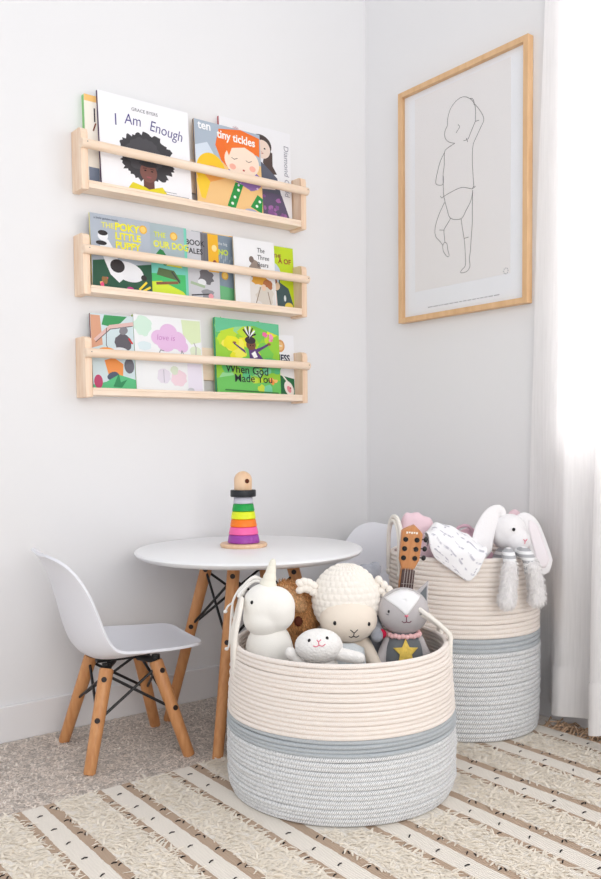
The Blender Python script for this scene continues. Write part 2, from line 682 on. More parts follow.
# ------------------------------------------------------------------ curtain
def curtain_mat():
    m_ = bpy.data.materials.new('sheer_white_linen')
    m_.use_nodes = True
    nt = m_.node_tree
    nt.nodes.clear()
    out = nt.nodes.new('ShaderNodeOutputMaterial')
    d = nt.nodes.new('ShaderNodeBsdfDiffuse')
    tl = nt.nodes.new('ShaderNodeBsdfTranslucent')
    tp = nt.nodes.new('ShaderNodeBsdfTransparent')
    tc = nt.nodes.new('ShaderNodeTexCoord')
    mp = nt.nodes.new('ShaderNodeMapping')
    mp.inputs['Scale'].default_value = (60, 60, 3)
    nz = nt.nodes.new('ShaderNodeTexNoise')
    nz.inputs['Scale'].default_value = 3
    nz.inputs['Detail'].default_value = 5
    nt.links.new(tc.outputs['Object'], mp.inputs[0])
    nt.links.new(mp.outputs[0], nz.inputs['Vector'])
    ad = nt.nodes.new('ShaderNodeMath')
    ad.operation = 'MULTIPLY'
    nt.links.new(nz.outputs['Fac'], ad.inputs[0])
    ad.inputs[1].default_value = 0.5
    mr = nt.nodes.new('ShaderNodeMapRange')
    mr.inputs['From Min'].default_value = 0.12
    mr.inputs['From Max'].default_value = 0.4
    mr.inputs['To Min'].default_value = 0.13
    mr.inputs['To Max'].default_value = 0.03
    nt.links.new(ad.outputs[0], mr.inputs[0])
    for n in (d, tl):
        n.inputs[0].default_value = (*lin((252, 250, 250)), 1)
    m1 = nt.nodes.new('ShaderNodeMixShader')
    m1.inputs[0].default_value = 0.30
    nt.links.new(d.outputs[0], m1.inputs[1])
    nt.links.new(tl.outputs[0], m1.inputs[2])
    m2 = nt.nodes.new('ShaderNodeMixShader')
    nt.links.new(mr.outputs[0], m2.inputs[0])
    nt.links.new(m1.outputs[0], m2.inputs[1])
    nt.links.new(tp.outputs[0], m2.inputs[2])
    nt.links.new(m2.outputs[0], out.inputs[0])
    return m_


CUR = curtain_mat()
cur = thing('sheer_curtain', 'white sheer linen curtain hanging in folds over the bright window', 'curtain', (0, 0, 0))
# plan of the folds: distance along the wall (y) and depth (x)
plan = [(-0.017, -0.688), (-0.018, -0.720), (-0.020, -0.750), (-0.024, -0.775), (-0.055, -0.800), (-0.095, -0.822), (-0.115, -0.850), (-0.095, -0.890), (-0.075, -0.920),
        (-0.105, -0.938), (-0.150, -0.955), (-0.160, -0.990), (-0.120, -1.030), (-0.065, -1.070), (-0.080, -1.110), (-0.135, -1.150), (-0.130, -1.200),
        (-0.075, -1.250), (-0.060, -1.300), (-0.110, -1.350), (-0.145, -1.400), (-0.090, -1.460), (-0.055, -1.520), (-0.100, -1.580), (-0.140, -1.640),
        (-0.090, -1.70), (-0.055, -1.76), (-0.11, -1.83), (-0.13, -1.90), (-0.07, -1.97), (-0.06, -2.04), (-0.12, -2.11), (-0.12, -2.18), (-0.06, -2.26),
        (-0.09, -2.34), (-0.13, -2.42), (-0.07, -2.5), (-0.05, -2.58)]
def catmull(pts, sub):
    o = []
    n = len(pts)
    for i in range(n - 1):
        p0, p1, p2, p3 = [Vector(pts[min(max(j, 0), n - 1)]) for j in (i - 1, i, i + 1, i + 2)]
        for s in range(sub):
            t = s / sub
            o.append(0.5 * ((2 * p1) + (p2 - p0) * t + (2 * p0 - 5 * p1 + 4 * p2 - p3) * t * t + (3 * p1 - p0 - 3 * p2 + p3) * t ** 3))
    o.append(Vector(pts[-1]))
    return o


plan = [(x, y - (0.0 if k < 4 else 0.018 if k < 7 else 0.030)) for k, (x, y) in enumerate(plan)]
fine = catmull([(x, y, 0) for x, y in plan], 5)
HEM = 0.13
def cur_pt(p, z, j):
    s = (2.2 - z) / 2.2
    amp = 0.55 + 0.45 * s
    x = -0.085 + (p.x + 0.085) * amp
    if p.y > -0.80:
        x = p.x
    y = p.y - 0.035 * (1 - s) * (1.6 if p.y > -0.79 else 1) * max(0, min(1, (p.y + 1.3) / 0.5))
    x += 0.006 * math.sin(3.1 * z + j * 0.21)
    return (min(x, -0.016), y + 0.006 * math.sin(2.3 * z + j * 0.37), z)


zb = [0.050 + 0.006 * math.sin(j * 0.23) for j in range(len(fine))]
m = MB()
zs = np.linspace(0, 1, 40)
m.grid([[cur_pt(p, zb[j] + HEM + (2.28 - zb[j] - HEM) * s, j) for j, p in enumerate(fine)] for s in zs])
m.build('curtain_panel', CUR, cur, solid=0.0)
m = MB()
m.grid([[cur_pt(p, zb[j] + HEM * s, j) for j, p in enumerate(fine)] for s in np.linspace(0, 1, 5)])
off = [[(q[0] - 0.0035, q[1], q[2]) for q in [cur_pt(p, zb[j] + HEM * s, j) for j, p in enumerate(fine)]] for s in np.linspace(0, 1, 5)]
m.grid(off)
m.build('curtain_hem', CUR, cur)
rod = thing('curtain_rod', 'thin white rod carrying the sheer curtain over the window', 'curtain rod', (0, 0, 0))
m = MB()
m.tube([(-0.085, -0.70, 2.29), (-0.085, -2.65, 2.29)], 0.010, 12)
m.build('rod', TRIM, rod)
for y in (-0.75, -2.55):
    m = MB()
    m.tube([(-0.0005, y, 2.29), (-0.085, y, 2.29)], 0.007, 8)
    m.build('bracket', TRIM, rod)

# ------------------------------------------------------------------ framed picture
pic = thing('framed_picture', 'oak framed line drawing of a sleeping baby on the right hand wall', 'picture', (0, 0, 0))
py0, py1, pz0, pz1 = -0.1824, -0.6913, 1.1512, 1.8792     # right end y0 .. y1
FW, FD = 0.016, 0.024
m = MB()
def frame_side(a, b, c, d):
    # mitred: outer a->b, inner d->c  (y,z)
    v = []
    for x in (-FD, -0.001):
        v += [(x, *a), (x, *b), (x, *c), (x, *d)]
    m.add(v, [(0, 1, 2, 3), (7, 6, 5, 4), (0, 4, 5, 1), (1, 5, 6, 2), (2, 6, 7, 3), (3, 7, 4, 0)])


o_ = [(py0, pz0), (py1, pz0), (py1, pz1), (py0, pz1)]
i_ = [(py0 - FW, pz0 + FW), (py1 + FW, pz0 + FW), (py1 + FW, pz1 - FW), (py0 - FW, pz1 - FW)]
for k in range(4):
    m.mi and None
    frame_side(o_[k], o_[(k + 1) % 4], i_[(k + 1) % 4], i_[k])
m.build('frame', OAK, pic, smooth=False)
m = MB()
m.box(-0.009, -0.002, py1 + 0.01, py0 - 0.01, pz0 + 0.01, pz1 - 0.01)
m.build('mat_board', mat('cool_white_mat', (246, 247, 251), 0.8, 0.1), pic, smooth=False)
m = MB()
m.box(-0.0100, -0.0088, -0.6225, -0.2445, 1.245, 1.845)
m.build('paper', mat('warm_white_paper', (243, 240, 240), 0.85, 0.1), pic, smooth=False)
BABY = [[(-0.383, 1.725), (-0.385, 1.749), (-0.398, 1.774), (-0.423, 1.789), (-0.448, 1.79), (-0.472, 1.777), (-0.489, 1.757), (-0.494, 1.734), (-0.493, 1.705)], [(-0.383, 1.725), (-0.373, 1.711), (-0.373, 1.692), (-0.388, 1.675), (-0.413, 1.664)], [(-0.413, 1.664), (-0.383, 1.658), (-0.371, 1.648), (-0.37, 1.611), (-0.365, 1.578), (-0.368, 1.517)], [(-0.371, 1.648), (-0.352, 1.623), (-0.336, 1.578), (-0.338, 1.56), (-0.364, 1.554), (-0.366, 1.578)], [(-0.426, 1.716), (-0.432, 1.707), (-0.426, 1.701), (-0.418, 1.693)], [(-0.493, 1.705), (-0.477, 1.681), (-0.465, 1.663), (-0.448, 1.662)], [(-0.489, 1.757), (-0.51, 1.732), (-0.525, 1.703), (-0.515, 1.684), (-0.496, 1.658), (-0.484, 1.636), (-0.482, 1.589), (-0.486, 1.537), (-0.488, 1.514)], [(-0.472, 1.777), (-0.482, 1.774), (-0.488, 1.762), (-0.487, 1.755)], [(-0.493, 1.705), (-0.507, 1.704)], [(-0.458, 1.667), (-0.464, 1.654)], [(-0.354, 1.521), (-0.36, 1.514), (-0.368, 1.517), (-0.398, 1.523), (-0.438, 1.527), (-0.468, 1.518), (-0.482, 1.513), (-0.494, 1.518)], [(-0.482, 1.513), (-0.488, 1.521)], [(-0.368, 1.517), (-0.381, 1.477), (-0.396, 1.445), (-0.438, 1.435), (-0.458, 1.456), (-0.477, 1.481), (-0.483, 1.509)], [(-0.371, 1.498), (-0.347, 1.465), (-0.332, 1.43), (-0.334, 1.403), (-0.352, 1.384), (-0.364, 1.37)], [(-0.396, 1.445), (-0.383, 1.431), (-0.369, 1.415), (-0.371, 1.392), (-0.373, 1.376)], [(-0.369, 1.415), (-0.35, 1.419)], [(-0.364, 1.37), (-0.371, 1.377), (-0.381, 1.371), (-0.385, 1.351), (-0.39, 1.335), (-0.383, 1.332), (-0.369, 1.347), (-0.364, 1.361), (-0.364, 1.37)], [(-0.483, 1.509), (-0.482, 1.451), (-0.482, 1.414), (-0.478, 1.371), (-0.475, 1.335), (-0.471, 1.31), (-0.473, 1.288), (-0.461, 1.275), (-0.439, 1.274), (-0.439, 1.281), (-0.455, 1.294), (-0.455, 1.324), (-0.451, 1.369), (-0.443, 1.407), (-0.438, 1.435)], [(-0.449, 1.374), (-0.468, 1.375)]]
m = MB()
for line in BABY:
    pts = catmull([(-0.0102, y, z) for y, z in line], 4) if len(line) > 2 else [(-0.0102, *q) for q in line]
    m.tube(pts, 0.00075, 5)
m.build('line_drawing', mat('grey_ink', (104, 100, 102), 0.8, 0.1), pic)
m = MB()
rr = random.Random(2)
y = -0.30
while y > -0.565:
    w = rr.uniform(0.006, 0.02)
    m.box(-0.0094, -0.0088, y - w, y, 1.188, 1.1905)
    y -= w + 0.004
m.build('caption', mat('pale_grey_ink', (176, 176, 182), 0.8, 0.1), pic, smooth=False)
m = MB()
for k in range(8):
    a = k * math.pi / 4
    m.box(-0.0105, -0.0098, -0.607 + 0.008 * math.cos(a) - 0.0015, -0.607 + 0.008 * math.cos(a) + 0.0015, 1.2527 + 0.008 * math.sin(a) - 0.0015, 1.2527 + 0.008 * math.sin(a) + 0.0015)
m.build('monogram', mat('pale_grey_ink', (176, 176, 182), 0.8, 0.1), pic, smooth=False)
m = MB()
m.box(-0.0175, -0.0160, py1 + FW - 0.002, py0 - FW + 0.002, pz0 + FW - 0.002, pz1 - FW + 0.002)
PG = GL.copy()
PG.name = 'picture_glass'
PG.node_tree.nodes['Fresnel'].inputs['IOR'].default_value = 1.08
m.build('glass', PG, pic, smooth=False)

# ------------------------------------------------------------------ wall shelves
SX0, SX1, SD, SH = -1.0465, -0.3055, 0.063, 0.160
ZT = (1.5948, 1.3228, 1.0531)
WHICH = ('topmost', 'middle', 'lowest')
def make_shelf(i):
    zt = ZT[i]
    zb_ = zt - SH
    s = thing('book_shelf', f'{WHICH[i]} of three pale pine wall shelves with a dowel rail', 'shelf', (SX0, 0, zb_), group='pine book shelves')
    W = SX1 - SX0
    for xa in (0, W - 0.020):
        mm = MB()
        # upright with softened top front corner, notch face for the dowel
        prof = [(-0.001, 0), (-SD, 0), (-SD, SH - 0.014), (-SD + 0.004, SH - 0.004), (-SD + 0.014, SH), (-0.001, SH)]
        v = [(xa, y, z) for y, z in prof] + [(xa + 0.020, y, z) for y, z in prof]
        n = len(prof)
        mm.add(v, [tuple(range(n)), tuple(range(2 * n - 1, n - 1, -1))] + [(q, q + n, (q + 1) % n + n, (q + 1) % n) for q in range(n)])
        mm.build('side_panel', PINE_V, s, bevel=0.0015, smooth=False)
    mm = MB()
    mm.box(0.0202, W - 0.0202, -SD + 0.0005, -0.001, 0.006, 0.018)
    mm.build('bottom_board', PINE, s, bevel=0.001, smooth=False)
    mm = MB()
    mm.box(0.0202, W - 0.0202, -SD + 0.0005, -SD + 0.010, 0.0182, 0.0255)
    mm.build('front_lip', PINE, s, bevel=0.001, smooth=False)
    mm = MB()
    mm.box(0.0202, W - 0.0202, -0.0105, -0.001, 0.062, 0.158)
    mm.build('back_slat', PINE, s, bevel=0.001, smooth=False)
    mm = MB()
    zr = 0.116
    mm.tube([(-0.002, -SD - 0.0045, zr), (0.0, -SD - 0.0045, zr), (W, -SD - 0.0045, zr), (W + 0.002, -SD - 0.0045, zr)], [0.0105, 0.0122, 0.0122, 0.0105], 20)
    rl = mm.build('dowel_rail', PINE, s)
    for xx in (0.012, W - 0.006):
        mm = MB()
        mm.tube([(xx, -SD - 0.0160, zr + 0.002), (xx, -SD - 0.0172, zr + 0.002)], 0.0014, 8)
        mm.build('nail_head', mat('nail_grey', (90, 84, 80), 0.5, 0.4), rl)
    return s


for i in range(3):
    make_shelf(i)

# ------------------------------------------------------------------ books
PAGE = mat('book_pages', (240, 236, 226), 0.9, 0.1, vary=0.06, scale=300, stretch=(1, 1, 0.02))
def C(r, g, b):
    return mat(f'print_{r}_{g}_{b}', (r, g, b), 0.45, 0.35)


class Book:
    def __init__(s, name_label, xl, xr, z0, H, yb, T, cover, spine, yt=None, group=None, roll=0.0):
        """yb = y of the bottom front edge; yt = y of the front face at the top"""
        s.W, s.H, s.T = xr - xl, H, T
        yt = yb if yt is None else yt
        tilt = math.asin(max(-0.9, min(0.9, (yt - yb) / H)))
        s.o = thing('picture_book', name_label, 'book', (xl, yb, z0 + 0.0006 + abs(math.sin(roll)) * s.W * (1 if roll > 0 else 0)), rx=-tilt, ry=roll, group=group)
        c = 0.0018 if T > 0.006 else 0.0006
        m_ = MB()
        m_.box(0, s.W, 0, c, 0, H)
        m_.box(0, s.W, T - c, T, 0, H)
        m_.box(0, c, c, T - c, 0, H, mi=1)
        s.cover = m_.build('cover', [C(*cover), C(*spine)], s.o, smooth=False)
        m_ = MB()
        m_.box(c, s.W - 0.003, c, T - c, 0.003 if T > 0.006 else 0.0005, H - (0.003 if T > 0.006 else 0.0008))
        m_.build('pages', PAGE, s.o, smooth=False)
        s.art = MB()
        s.am = []
        s.n = 0
        s.poly([(.002, .002), (.998, .002), (.998, .998), (.002, .998)], cover)

    def poly(s, pts, col):
        """printed patch, u right / v up in 0..1 of the cover"""
        if col not in s.am:
            s.am.append(col)
        s.n += 1
        y0 = -0.00004 - s.n * 0.000022
        v = [(u * s.W, y0, w * s.H) for u, w in pts]
        s.art.add(v, [tuple(range(len(v)))], s.am.index(col))

    def disc(s, u, w, ru, rw, col, n=22, a0=0.0, a1=2 * math.pi, rot=0.0, jag=0.0, seed=1):
        rr_ = random.Random(seed)
        pts = []
        for i in range(n):
            a = a0 + (a1 - a0) * i / n
            q = 1 + (rr_.uniform(-jag, jag) if jag else 0)
            x, y = ru * q * math.cos(a), rw * q * math.sin(a)
            pts.append((u + x * math.cos(rot) - y * math.sin(rot) * s.H / s.W, w + x * math.sin(rot) * s.W / s.H + y * math.cos(rot)))
        s.poly(pts, col)

    def line(s, pts, w, col):
        """stroke: w in metres"""
        pts = [Vector((a * s.W, b * s.H, 0)) for a, b in pts]
        for a, b in zip(pts[:-1], pts[1:]):
            d = (b - a).normalized()
            nrm = Vector((-d.y, d.x, 0)) * w / 2
            e = d * w * 0.3
            q = [a - e + nrm, a - e - nrm, b + e - nrm, b + e + nrm]
            s.poly([(p.x / s.W, p.y / s.H) for p in q], col)

    def text(s, body, u, w, size, col, align='LEFT', rot=0.0, shear=0.0, off=0.0, squash=1.0, name='title'):
        return text_mesh(name, body, size, C(*col), s.o, (u * s.W, -0.00004 - (s.n + 8) * 0.000022, w * s.H), align, (R(90), -rot, 0), shear, off, 0.00012, squash)

    def done(s):
        if s.art.v:
            s.art.build('cover_picture', [C(*c) for c in s.am], s.o, smooth=False)
        return s.o


def scattered_blobs(b, n, cols, seed, u0=0, u1=1, v0=0, v1=1, r=0.06):
    rr_ = random.Random(seed)
    for i in range(n):
        q = r * rr_.uniform(0.5, 1.2)
        u = min(max(rr_.uniform(u0, u1), q), 1 - q)
        v = min(max(rr_.uniform(v0, v1), q), 1 - q)
        b.disc(u, v, q, q * rr_.uniform(0.6, 1.1), cols[i % len(cols)], 12, jag=0.25, seed=seed * 31 + i)


Z1, Z2, Z3 = ZT[0] - SH + 0.018, ZT[1] - SH + 0.018, ZT[2] - SH + 0.018
# --- top shelf
b = Book('thin green-spined book at the left end of the top shelf', -1.015, -0.78, Z1, 0.246, -0.0260, 0.018, (246, 238, 226), (140, 206, 130), -0.016)
b.poly([(0, .93), (1, .93), (1, 1), (0, 1)], (246, 196, 120))
b.line([(.12, .72), (.12, .86)], .004, (60, 50, 60))
b.line([(.10, .62), (.13, .70)], .004, (120, 60, 40))
b.poly([(.03, .06), (.2, .06), (.2, .22), (.03, .22)], (120, 130, 150))
b.done()
b = Book('white book titled I Am Enough with a curly haired child on its cover', -0.981, -0.706, Z1, 0.262, -0.046, 0.012, (246, 245, 248), (74, 46, 92), -0.026)
b.disc(.50, .40, .30, .255, (62, 60, 64), 90, jag=0.10, seed=4)
b.disc(.47, .42, .20, .18, (76, 74, 78), 40, jag=0.1, seed=6)
b.poly([(.27, 0.03), (.33, .115), (.44, .09), (.56, .085), (.66, .115), (.73, .03)], (232, 214, 40))
b.poly([(.45, .09), (.45, .2), (.57, .2), (.57, .085), (.51, .065)], (104, 66, 60))
b.disc(.51, .245, .095, .105, (128, 84, 76), 26)
b.disc(.51, .335, .10, .035, (62, 60, 64), 18)
b.disc(.475, .262, .014, .008, (40, 28, 30), 10)
b.disc(.55, .262, .014, .008, (40, 28, 30), 10)
b.disc(.512, .195, .03, .009, (160, 84, 90), 12)
b.line([(.45, .283), (.49, .287)], .0016, (40, 28, 30))
b.line([(.53, .287), (.57, .283)], .0016, (40, 28, 30))
for i, (ch, u, w, a) in enumerate((('I', .16, .675, .10), ('Am', .27, .715, .02), ('Enough', .54, .705, -.12))):
    b.text(ch, u, w, .042 if i else .046, (72, 60, 130), rot=a, shear=.12, off=-.0002, squash=.84)
b.text('GRACE BYERS', .50, .87, .013, (120, 116, 124), 'CENTER', name='author')
b.line([(.68, .075), (.82, .075)], .0016, (150, 150, 160))
b.line([(.70, .05), (.96, .05)], .0016, (150, 150, 160))
b.done()
b = Book('grey and orange book titled ten tiny tickles in front of a white book', -0.686, -0.456, Z1, 0.252, -0.044, 0.010, (242, 200, 136), (120, 122, 140), -0.026)
b.poly([(0, .52), (0, 1), (1, 1), (1, .62)], (172, 184, 198))
b.poly([(0, .45), (0, .70), (.18, .76), (.30, .60), (.40, .45), (.2, .38)], (214, 224, 236))
b.disc(.22, .42, .22, .22, (246, 200, 40), 30)
b.disc(.25, .36, .15, .14, (240, 170, 90), 24)
b.poly([(.06, .10), (.0, .30), (.1, .4), (.36, .14), (.3, .06)], (246, 206, 56))
b.disc(.72, .42, .28, .14, (150, 116, 180), 24)
b.poly([(.36, .95), (.30, .75), (.38, .58), (.56, .46), (.6, .62), (.98, .76), (.99, .95), (.70, 1.0)], (238, 112, 38))
b.disc(.70, .62, .27, .185, (250, 226, 206), 34)
b.poly([(.42, .95), (.44, .78), (.50, .66), (.55, .76), (.75, .80), (.98, .72), (.99, .95)], (240, 118, 40))
b.poly([(.08, .0), (.2, .3), (.5, .4), (.8, .3), (.98, .12), (1, 0)], (243, 200, 138))
b.disc(.55, .54, .05, .035, (246, 180, 160), 14)
b.disc(.86, .56, .05, .035, (246, 180, 160), 14)
for u in (.58, .80):
    b.line([(u - .04, .645), (u, .63), (u + .05, .65)], .0017, (90, 60, 50))
b.disc(.72, .52, .018, .012, (180, 70, 60), 10)
b.poly([(.44, .06), (.56, .04), (.70, .34), (.58, .36)], (40, 150, 70))
b.poly([(.80, .10), (.98, .04), (1, .22), (.92, .26)], (40, 150, 70))
for q in ((.52, .1), (.56, .18), (.62, .27), (.9, .12), (.95, .18)):
    b.disc(q[0], q[1], .022, .018, (240, 248, 236), 10)
b.disc(.80, .04, .10, .035, (180, 180, 206), 16)
scattered_blobs(b, 7, [(225, 205, 240)], 5, .58, .95, .33, .43, .016)
b.text('ten', .05, .90, .034, (250, 250, 252), off=.0008)
b.text('tiny tickles', .33, .845, .034, (255, 250, 244), off=.0008, rot=-.02, squash=.92)
b.done()
b = Book('white book with a dark haired woman in a grey dress on its cover', -0.592, -0.330, Z1, 0.284, -0.0225, 0.011, (238, 237, 240), (190, 40, 60), -0.0125)
b.disc(0.560, .80, .16, .115, (74, 62, 60), 30)
b.poly([(0.630, .78), (0.730, .74), (0.730, .60), (0.790, .52), (0.670, .50), (0.590, .62)], (84, 68, 64))
b.disc(0.590, .76, .11, .10, (236, 214, 200), 26)
b.poly([(0.530, .64), (0.610, .60), (0.790, .48), (0.850, .28), (0.490, .30), (0.430, .50)], (94, 96, 112))
b.poly([(0.390, .04), (0.490, .32), (0.850, .30), (0.970, .04)], (100, 90, 116))
scattered_blobs(b, 12, [(168, 110, 170), (140, 92, 150)], 8, .49, .91, .05, .26, .04)
b.line([(0.490, .34), (0.750, .36)], .007, (236, 214, 200))
b.disc(0.620, .77, .014, .009, (50, 40, 40), 10)
b.line([(0.570, .73), (0.600, .715), (0.570, .71)], .0016, (190, 120, 110))
b.text('Diamond Child', .90, .86, .026, (160, 158, 170), rot=-R(90), shear=.1, name='title')
b.text('tale', .18, .90, .014, (190, 140, 150), name='series')
b.done()
# --- middle shelf
def gold(b, u, v, r=.012):
    b.disc(u, v, r / b.W, r / b.H, (236, 178, 60), 20)
    b.disc(u, v, r * .7 / b.W, r * .7 / b.H, (246, 206, 110), 16)


b = Book('grey and green book titled The Poky Little Puppy at the left of the middle shelf', -1.013, -0.836, Z2, 0.204, -0.0445, 0.006, (176, 184, 196), (240, 226, 120), -0.0325)
b.poly([(0, 0), (0.02, .38), (.3, .42), (.62, .36), (1, .42), (1, 0)], (38, 84, 62))
b.disc(.60, .28, .26, .13, (232, 232, 236), 30, rot=-.2)
b.poly([(.14, .62), (.28, .68), (.40, .52), (.52, .18), (.44, .12), (.30, .22), (.20, .42)], (236, 236, 240))
b.disc(.20, .72, .085, .07, (238, 238, 242), 20)
b.disc(.20, .755, .08, .035, (44, 40, 42), 16)
b.disc(.17, .62, .09, .03, (44, 40, 42), 16)
b.disc(.42, .34, .12, .09, (48, 42, 44), 20)
b.disc(.86, .22, .05, .04, (48, 42, 44), 14)
scattered_blobs(b, 4, [(236, 80, 130), (246, 186, 120), (150, 110, 60)], 12, .05, .3, .05, .2, .05)
b.line([(.78, .06), (.9, .16)], .006, (246, 216, 60))
b.line([(.84, .04), (.96, .10)], .006, (246, 216, 60))
b.disc(.62, .05, .06, .03, (200, 60, 140), 12)
gold(b, .88, .88)
b.text('THE', .18, .83, .020, (226, 222, 120), off=.0006)
b.text('POKY', .40, .82, .028, (240, 232, 50), off=.0012)
b.text('LITTLE', .40, .70, .026, (240, 232, 50), off=.0010)
b.text('PUPPY', .40, .58, .026, (240, 232, 50), off=.0010)
b.text('a little golden book', .06, .93, .009, (90, 96, 110), name='series')
b.done()
b = Book('teal and green book whose title ends in OUR DOG beside the puppy book', -0.890, -0.716, Z2, 0.205, -0.0375, 0.006, (168, 184, 190), (120, 196, 190), -0.0255)
b.poly([(0, .0), (0, .30), (1, .36), (1, 0)], (70, 190, 110))
b.poly([(0, 0), (0, .16), (.5, .22), (.9, .1), (1, 0)], (214, 232, 60))
b.poly([(.0, .30), (.0, .5), (.4, .46), (1, .5), (1, .34)], (120, 204, 190))
b.poly([(.42, .58), (.56, .44), (.72, .44), (.56, .64), (.5, .66)], (40, 130, 70))
b.poly([(.60, .44), (.9, .43), (.84, .5), (.68, .5)], (230, 220, 60))
b.line([(.72, .475), (.86, .475)], .006, (220, 50, 60))
b.poly([(.42, .30), (.86, .24), (.74, .38), (.46, .40)], (90, 110, 70))
b.line([(.42, .18), (.8, .22)], .008, (140, 90, 60))
b.line([(.70, .36), (.84, .22)], .004, (60, 60, 70))
b.poly([(.95, 0), (.95, 1), (1, 1), (1, 0)], (120, 206, 184))
gold(b, .76, .86)
b.text('THE', .40, .82, .020, (214, 222, 90), off=.0006)
b.text('OUR DOG', .38, .68, .026, (232, 232, 70), off=.0008, squash=.92)
b.done()
b = Book('grey book with BOOK TALES lettering and a yellow corner on the middle shelf', -0.784, -0.605, Z2, 0.203, -0.0305, 0.006, (206, 206, 212), (170, 170, 178), -0.0185)
b.poly([(.80, .45), (.80, 1), (1, 1), (1, .45)], (240, 182, 40))
b.poly([(.66, .50), (.66, 1), (.80, 1), (.80, .50)], (126, 124, 130))
for k in range(5):
    b.line([(.67 + .026 * k, .5), (.69 + .026 * k, .98)], .0015, (76, 74, 80))
b.disc(.74, .36, .14, .11, (110, 108, 114), 18, jag=.2)
b.disc(.66, .28, .08, .05, (232, 234, 238), 14)
b.line([(.46, .26), (.70, .22)], .008, (170, 190, 160))
b.disc(.76, .12, .12, .07, (150, 150, 156), 16, jag=.2)
b.line([(.46, .08), (.8, .12)], .004, (70, 70, 76))
b.disc(.82, .09, .05, .04, (236, 160, 170), 12)
b.disc(.92, .80, .05, .05, (250, 222, 150), 12)
b.disc(.92, .58, .04, .05, (150, 80, 60), 10)
b.text('BOOK', .38, .80, .022, (50, 48, 54), off=.0004)
b.text('TALES', .36, .68, .022, (50, 48, 54), off=.0004)
b.done()
b = Book('slate blue rainy-cover book with green lettering on the middle shelf', -0.690, -0.543, Z2, 0.206, -0.0235, 0.006, (132, 148, 164), (110, 126, 140), -0.0115)
b.poly([(.5, 0), (.5, .28), (1, .24), (1, 0)], (112, 186, 130))
for k in range(10):
    b.line([(.58 + .045 * k, .60 + .03 * (k % 3)), (.60 + .045 * k, .66 + .05 * (k % 3))], .0014, (196, 206, 214))
gold(b, .74, .42, .012)
b.text('NO', .60, .72, .022, (206, 224, 70), off=.0008)
b.text('the big', .60, .86, .012, (226, 232, 236), name='subtitle')
b.done()
b = Book('cream book with an orange top and a large eyed bird on the middle shelf', -0.650, -0.503, Z2, 0.2085, -0.0165, 0.005, (246, 216, 160), (236, 170, 80), -0.0105)
b.poly([(0, 0), (0, .55), (1, .5), (1, 0)], (104, 128, 140))
b.poly([(.3, .3), (.45, .52), (.8, .55), (1, .42), (1, .12), (.5, .1)], (56, 60, 96))
b.disc(.84, .40, .10, .075, (240, 244, 246), 18)
b.disc(.84, .40, .05, .04, (40, 140, 120), 14)
b.poly([(.66, .12), (1, .18), (1, .28), (.74, .26)], (238, 238, 234))
b.poly([(.6, .9), (.8, .86), (1, .92), (1, 1), (.6, 1)], (246, 180, 60))
b.text('k', .74, .68, .05, (214, 60, 60), off=.0014)
b.done()
b = Book('white book titled The Three Bears near the right of the middle shelf', -0.560, -0.411, Z2, 0.2035, -0.0445, 0.006, (240, 240, 242), (206, 190, 160), -0.0325)
b.disc(.50, .54, .14, .16, (150, 134, 124), 22, jag=.12)
b.disc(.42, .70, .06, .05, (120, 104, 96), 12)
b.poly([(.36, 0), (.36, .42), (.62, .48), (.98, .36), (.98, 0)], (226, 222, 218))
b.disc(.60, .40, .20, .07, (216, 160, 60), 18, jag=.15)
b.disc(.80, .34, .12, .09, (176, 110, 70), 16, jag=.1)
b.disc(.72, .18, .22, .14, (214, 206, 196), 20, jag=.15)
b.line([(.5, .06), (.62, .3)], .003, (150, 130, 110))
b.line([(.86, .06), (.8, .24)], .003, (150, 130, 110))
b.disc(.7, .3, .06, .05, (232, 200, 176), 12)
for k, w in enumerate(('The', 'Three', 'Bears')):
    b.text(w, .56, .82 - .105 * k, .020, (60, 56, 60), off=.0001, shear=.1, squash=.92)
b.done()
b = Book('lime green book at the right end of the middle shelf', -0.470, -0.322, Z2, 0.2015, -0.0230, 0.006, (196, 220, 40), (170, 196, 50), -0.0115)
b.disc(.50, .55, .14, .18, (204, 216, 232), 20, jag=.1)
b.line([(.60, .42), (.64, .60)], .004, (60, 80, 90))
b.poly([(.44, 0), (.50, .34), (.62, .44), (.84, .36), (.96, .1), (.96, 0)], (70, 92, 96))
b.disc(.52, .38, .10, .07, (236, 206, 176), 14)
b.disc(.48, .45, .07, .04, (150, 80, 50), 12)
b.poly([(.42, .02), (.42, .3), (.52, .3), (.54, .02)], (238, 216, 206))
b.disc(.84, .08, .11, .06, (240, 216, 90), 14)
b.disc(.74, .2, .03, .05, (230, 236, 236), 10)
b.text('THE', .48, .82, .016, (150, 70, 60), off=.0003, name='subtitle')
b.text('A OF', .60, .74, .022, (160, 70, 50), off=.0005)
b.done()
# --- lowest shelf
b = Book('picture book with a branch and a grey animal at the left of the lowest shelf', -1.014, -0.889, Z3, 0.209, -0.040, 0.010, (206, 222, 226), (130, 60, 60), -0.026)
b.poly([(.0, .55), (.0, .98), (.22, .98), (.26, .60)], (216, 160, 130))
b.poly([(.25, .86), (.32, .99), (.86, .99), (.7, .9), (.48, .84)], (60, 150, 90))
b.line([(.1, .66), (.45, .84), (.98, .90)], .010, (222, 186, 180))
b.line([(.1, .63), (.45, .81), (.98, .87)], .002, (90, 70, 70))
b.line([(.36, .82), (.34, .6), (.42, .5)], .002, (90, 70, 70))
b.disc(.74, .64, .20, .12, (96, 92, 100), 24, jag=.06)
b.disc(.76, .80, .11, .05, (130, 128, 134), 16, rot=.5)
b.disc(.66, .50, .22, .08, (226, 228, 232), 20)
b.line([(.88, .70), (.96, .64)], .005, (210, 50, 50))
b.disc(.34, .52, .20, .05, (240, 156, 70), 16)
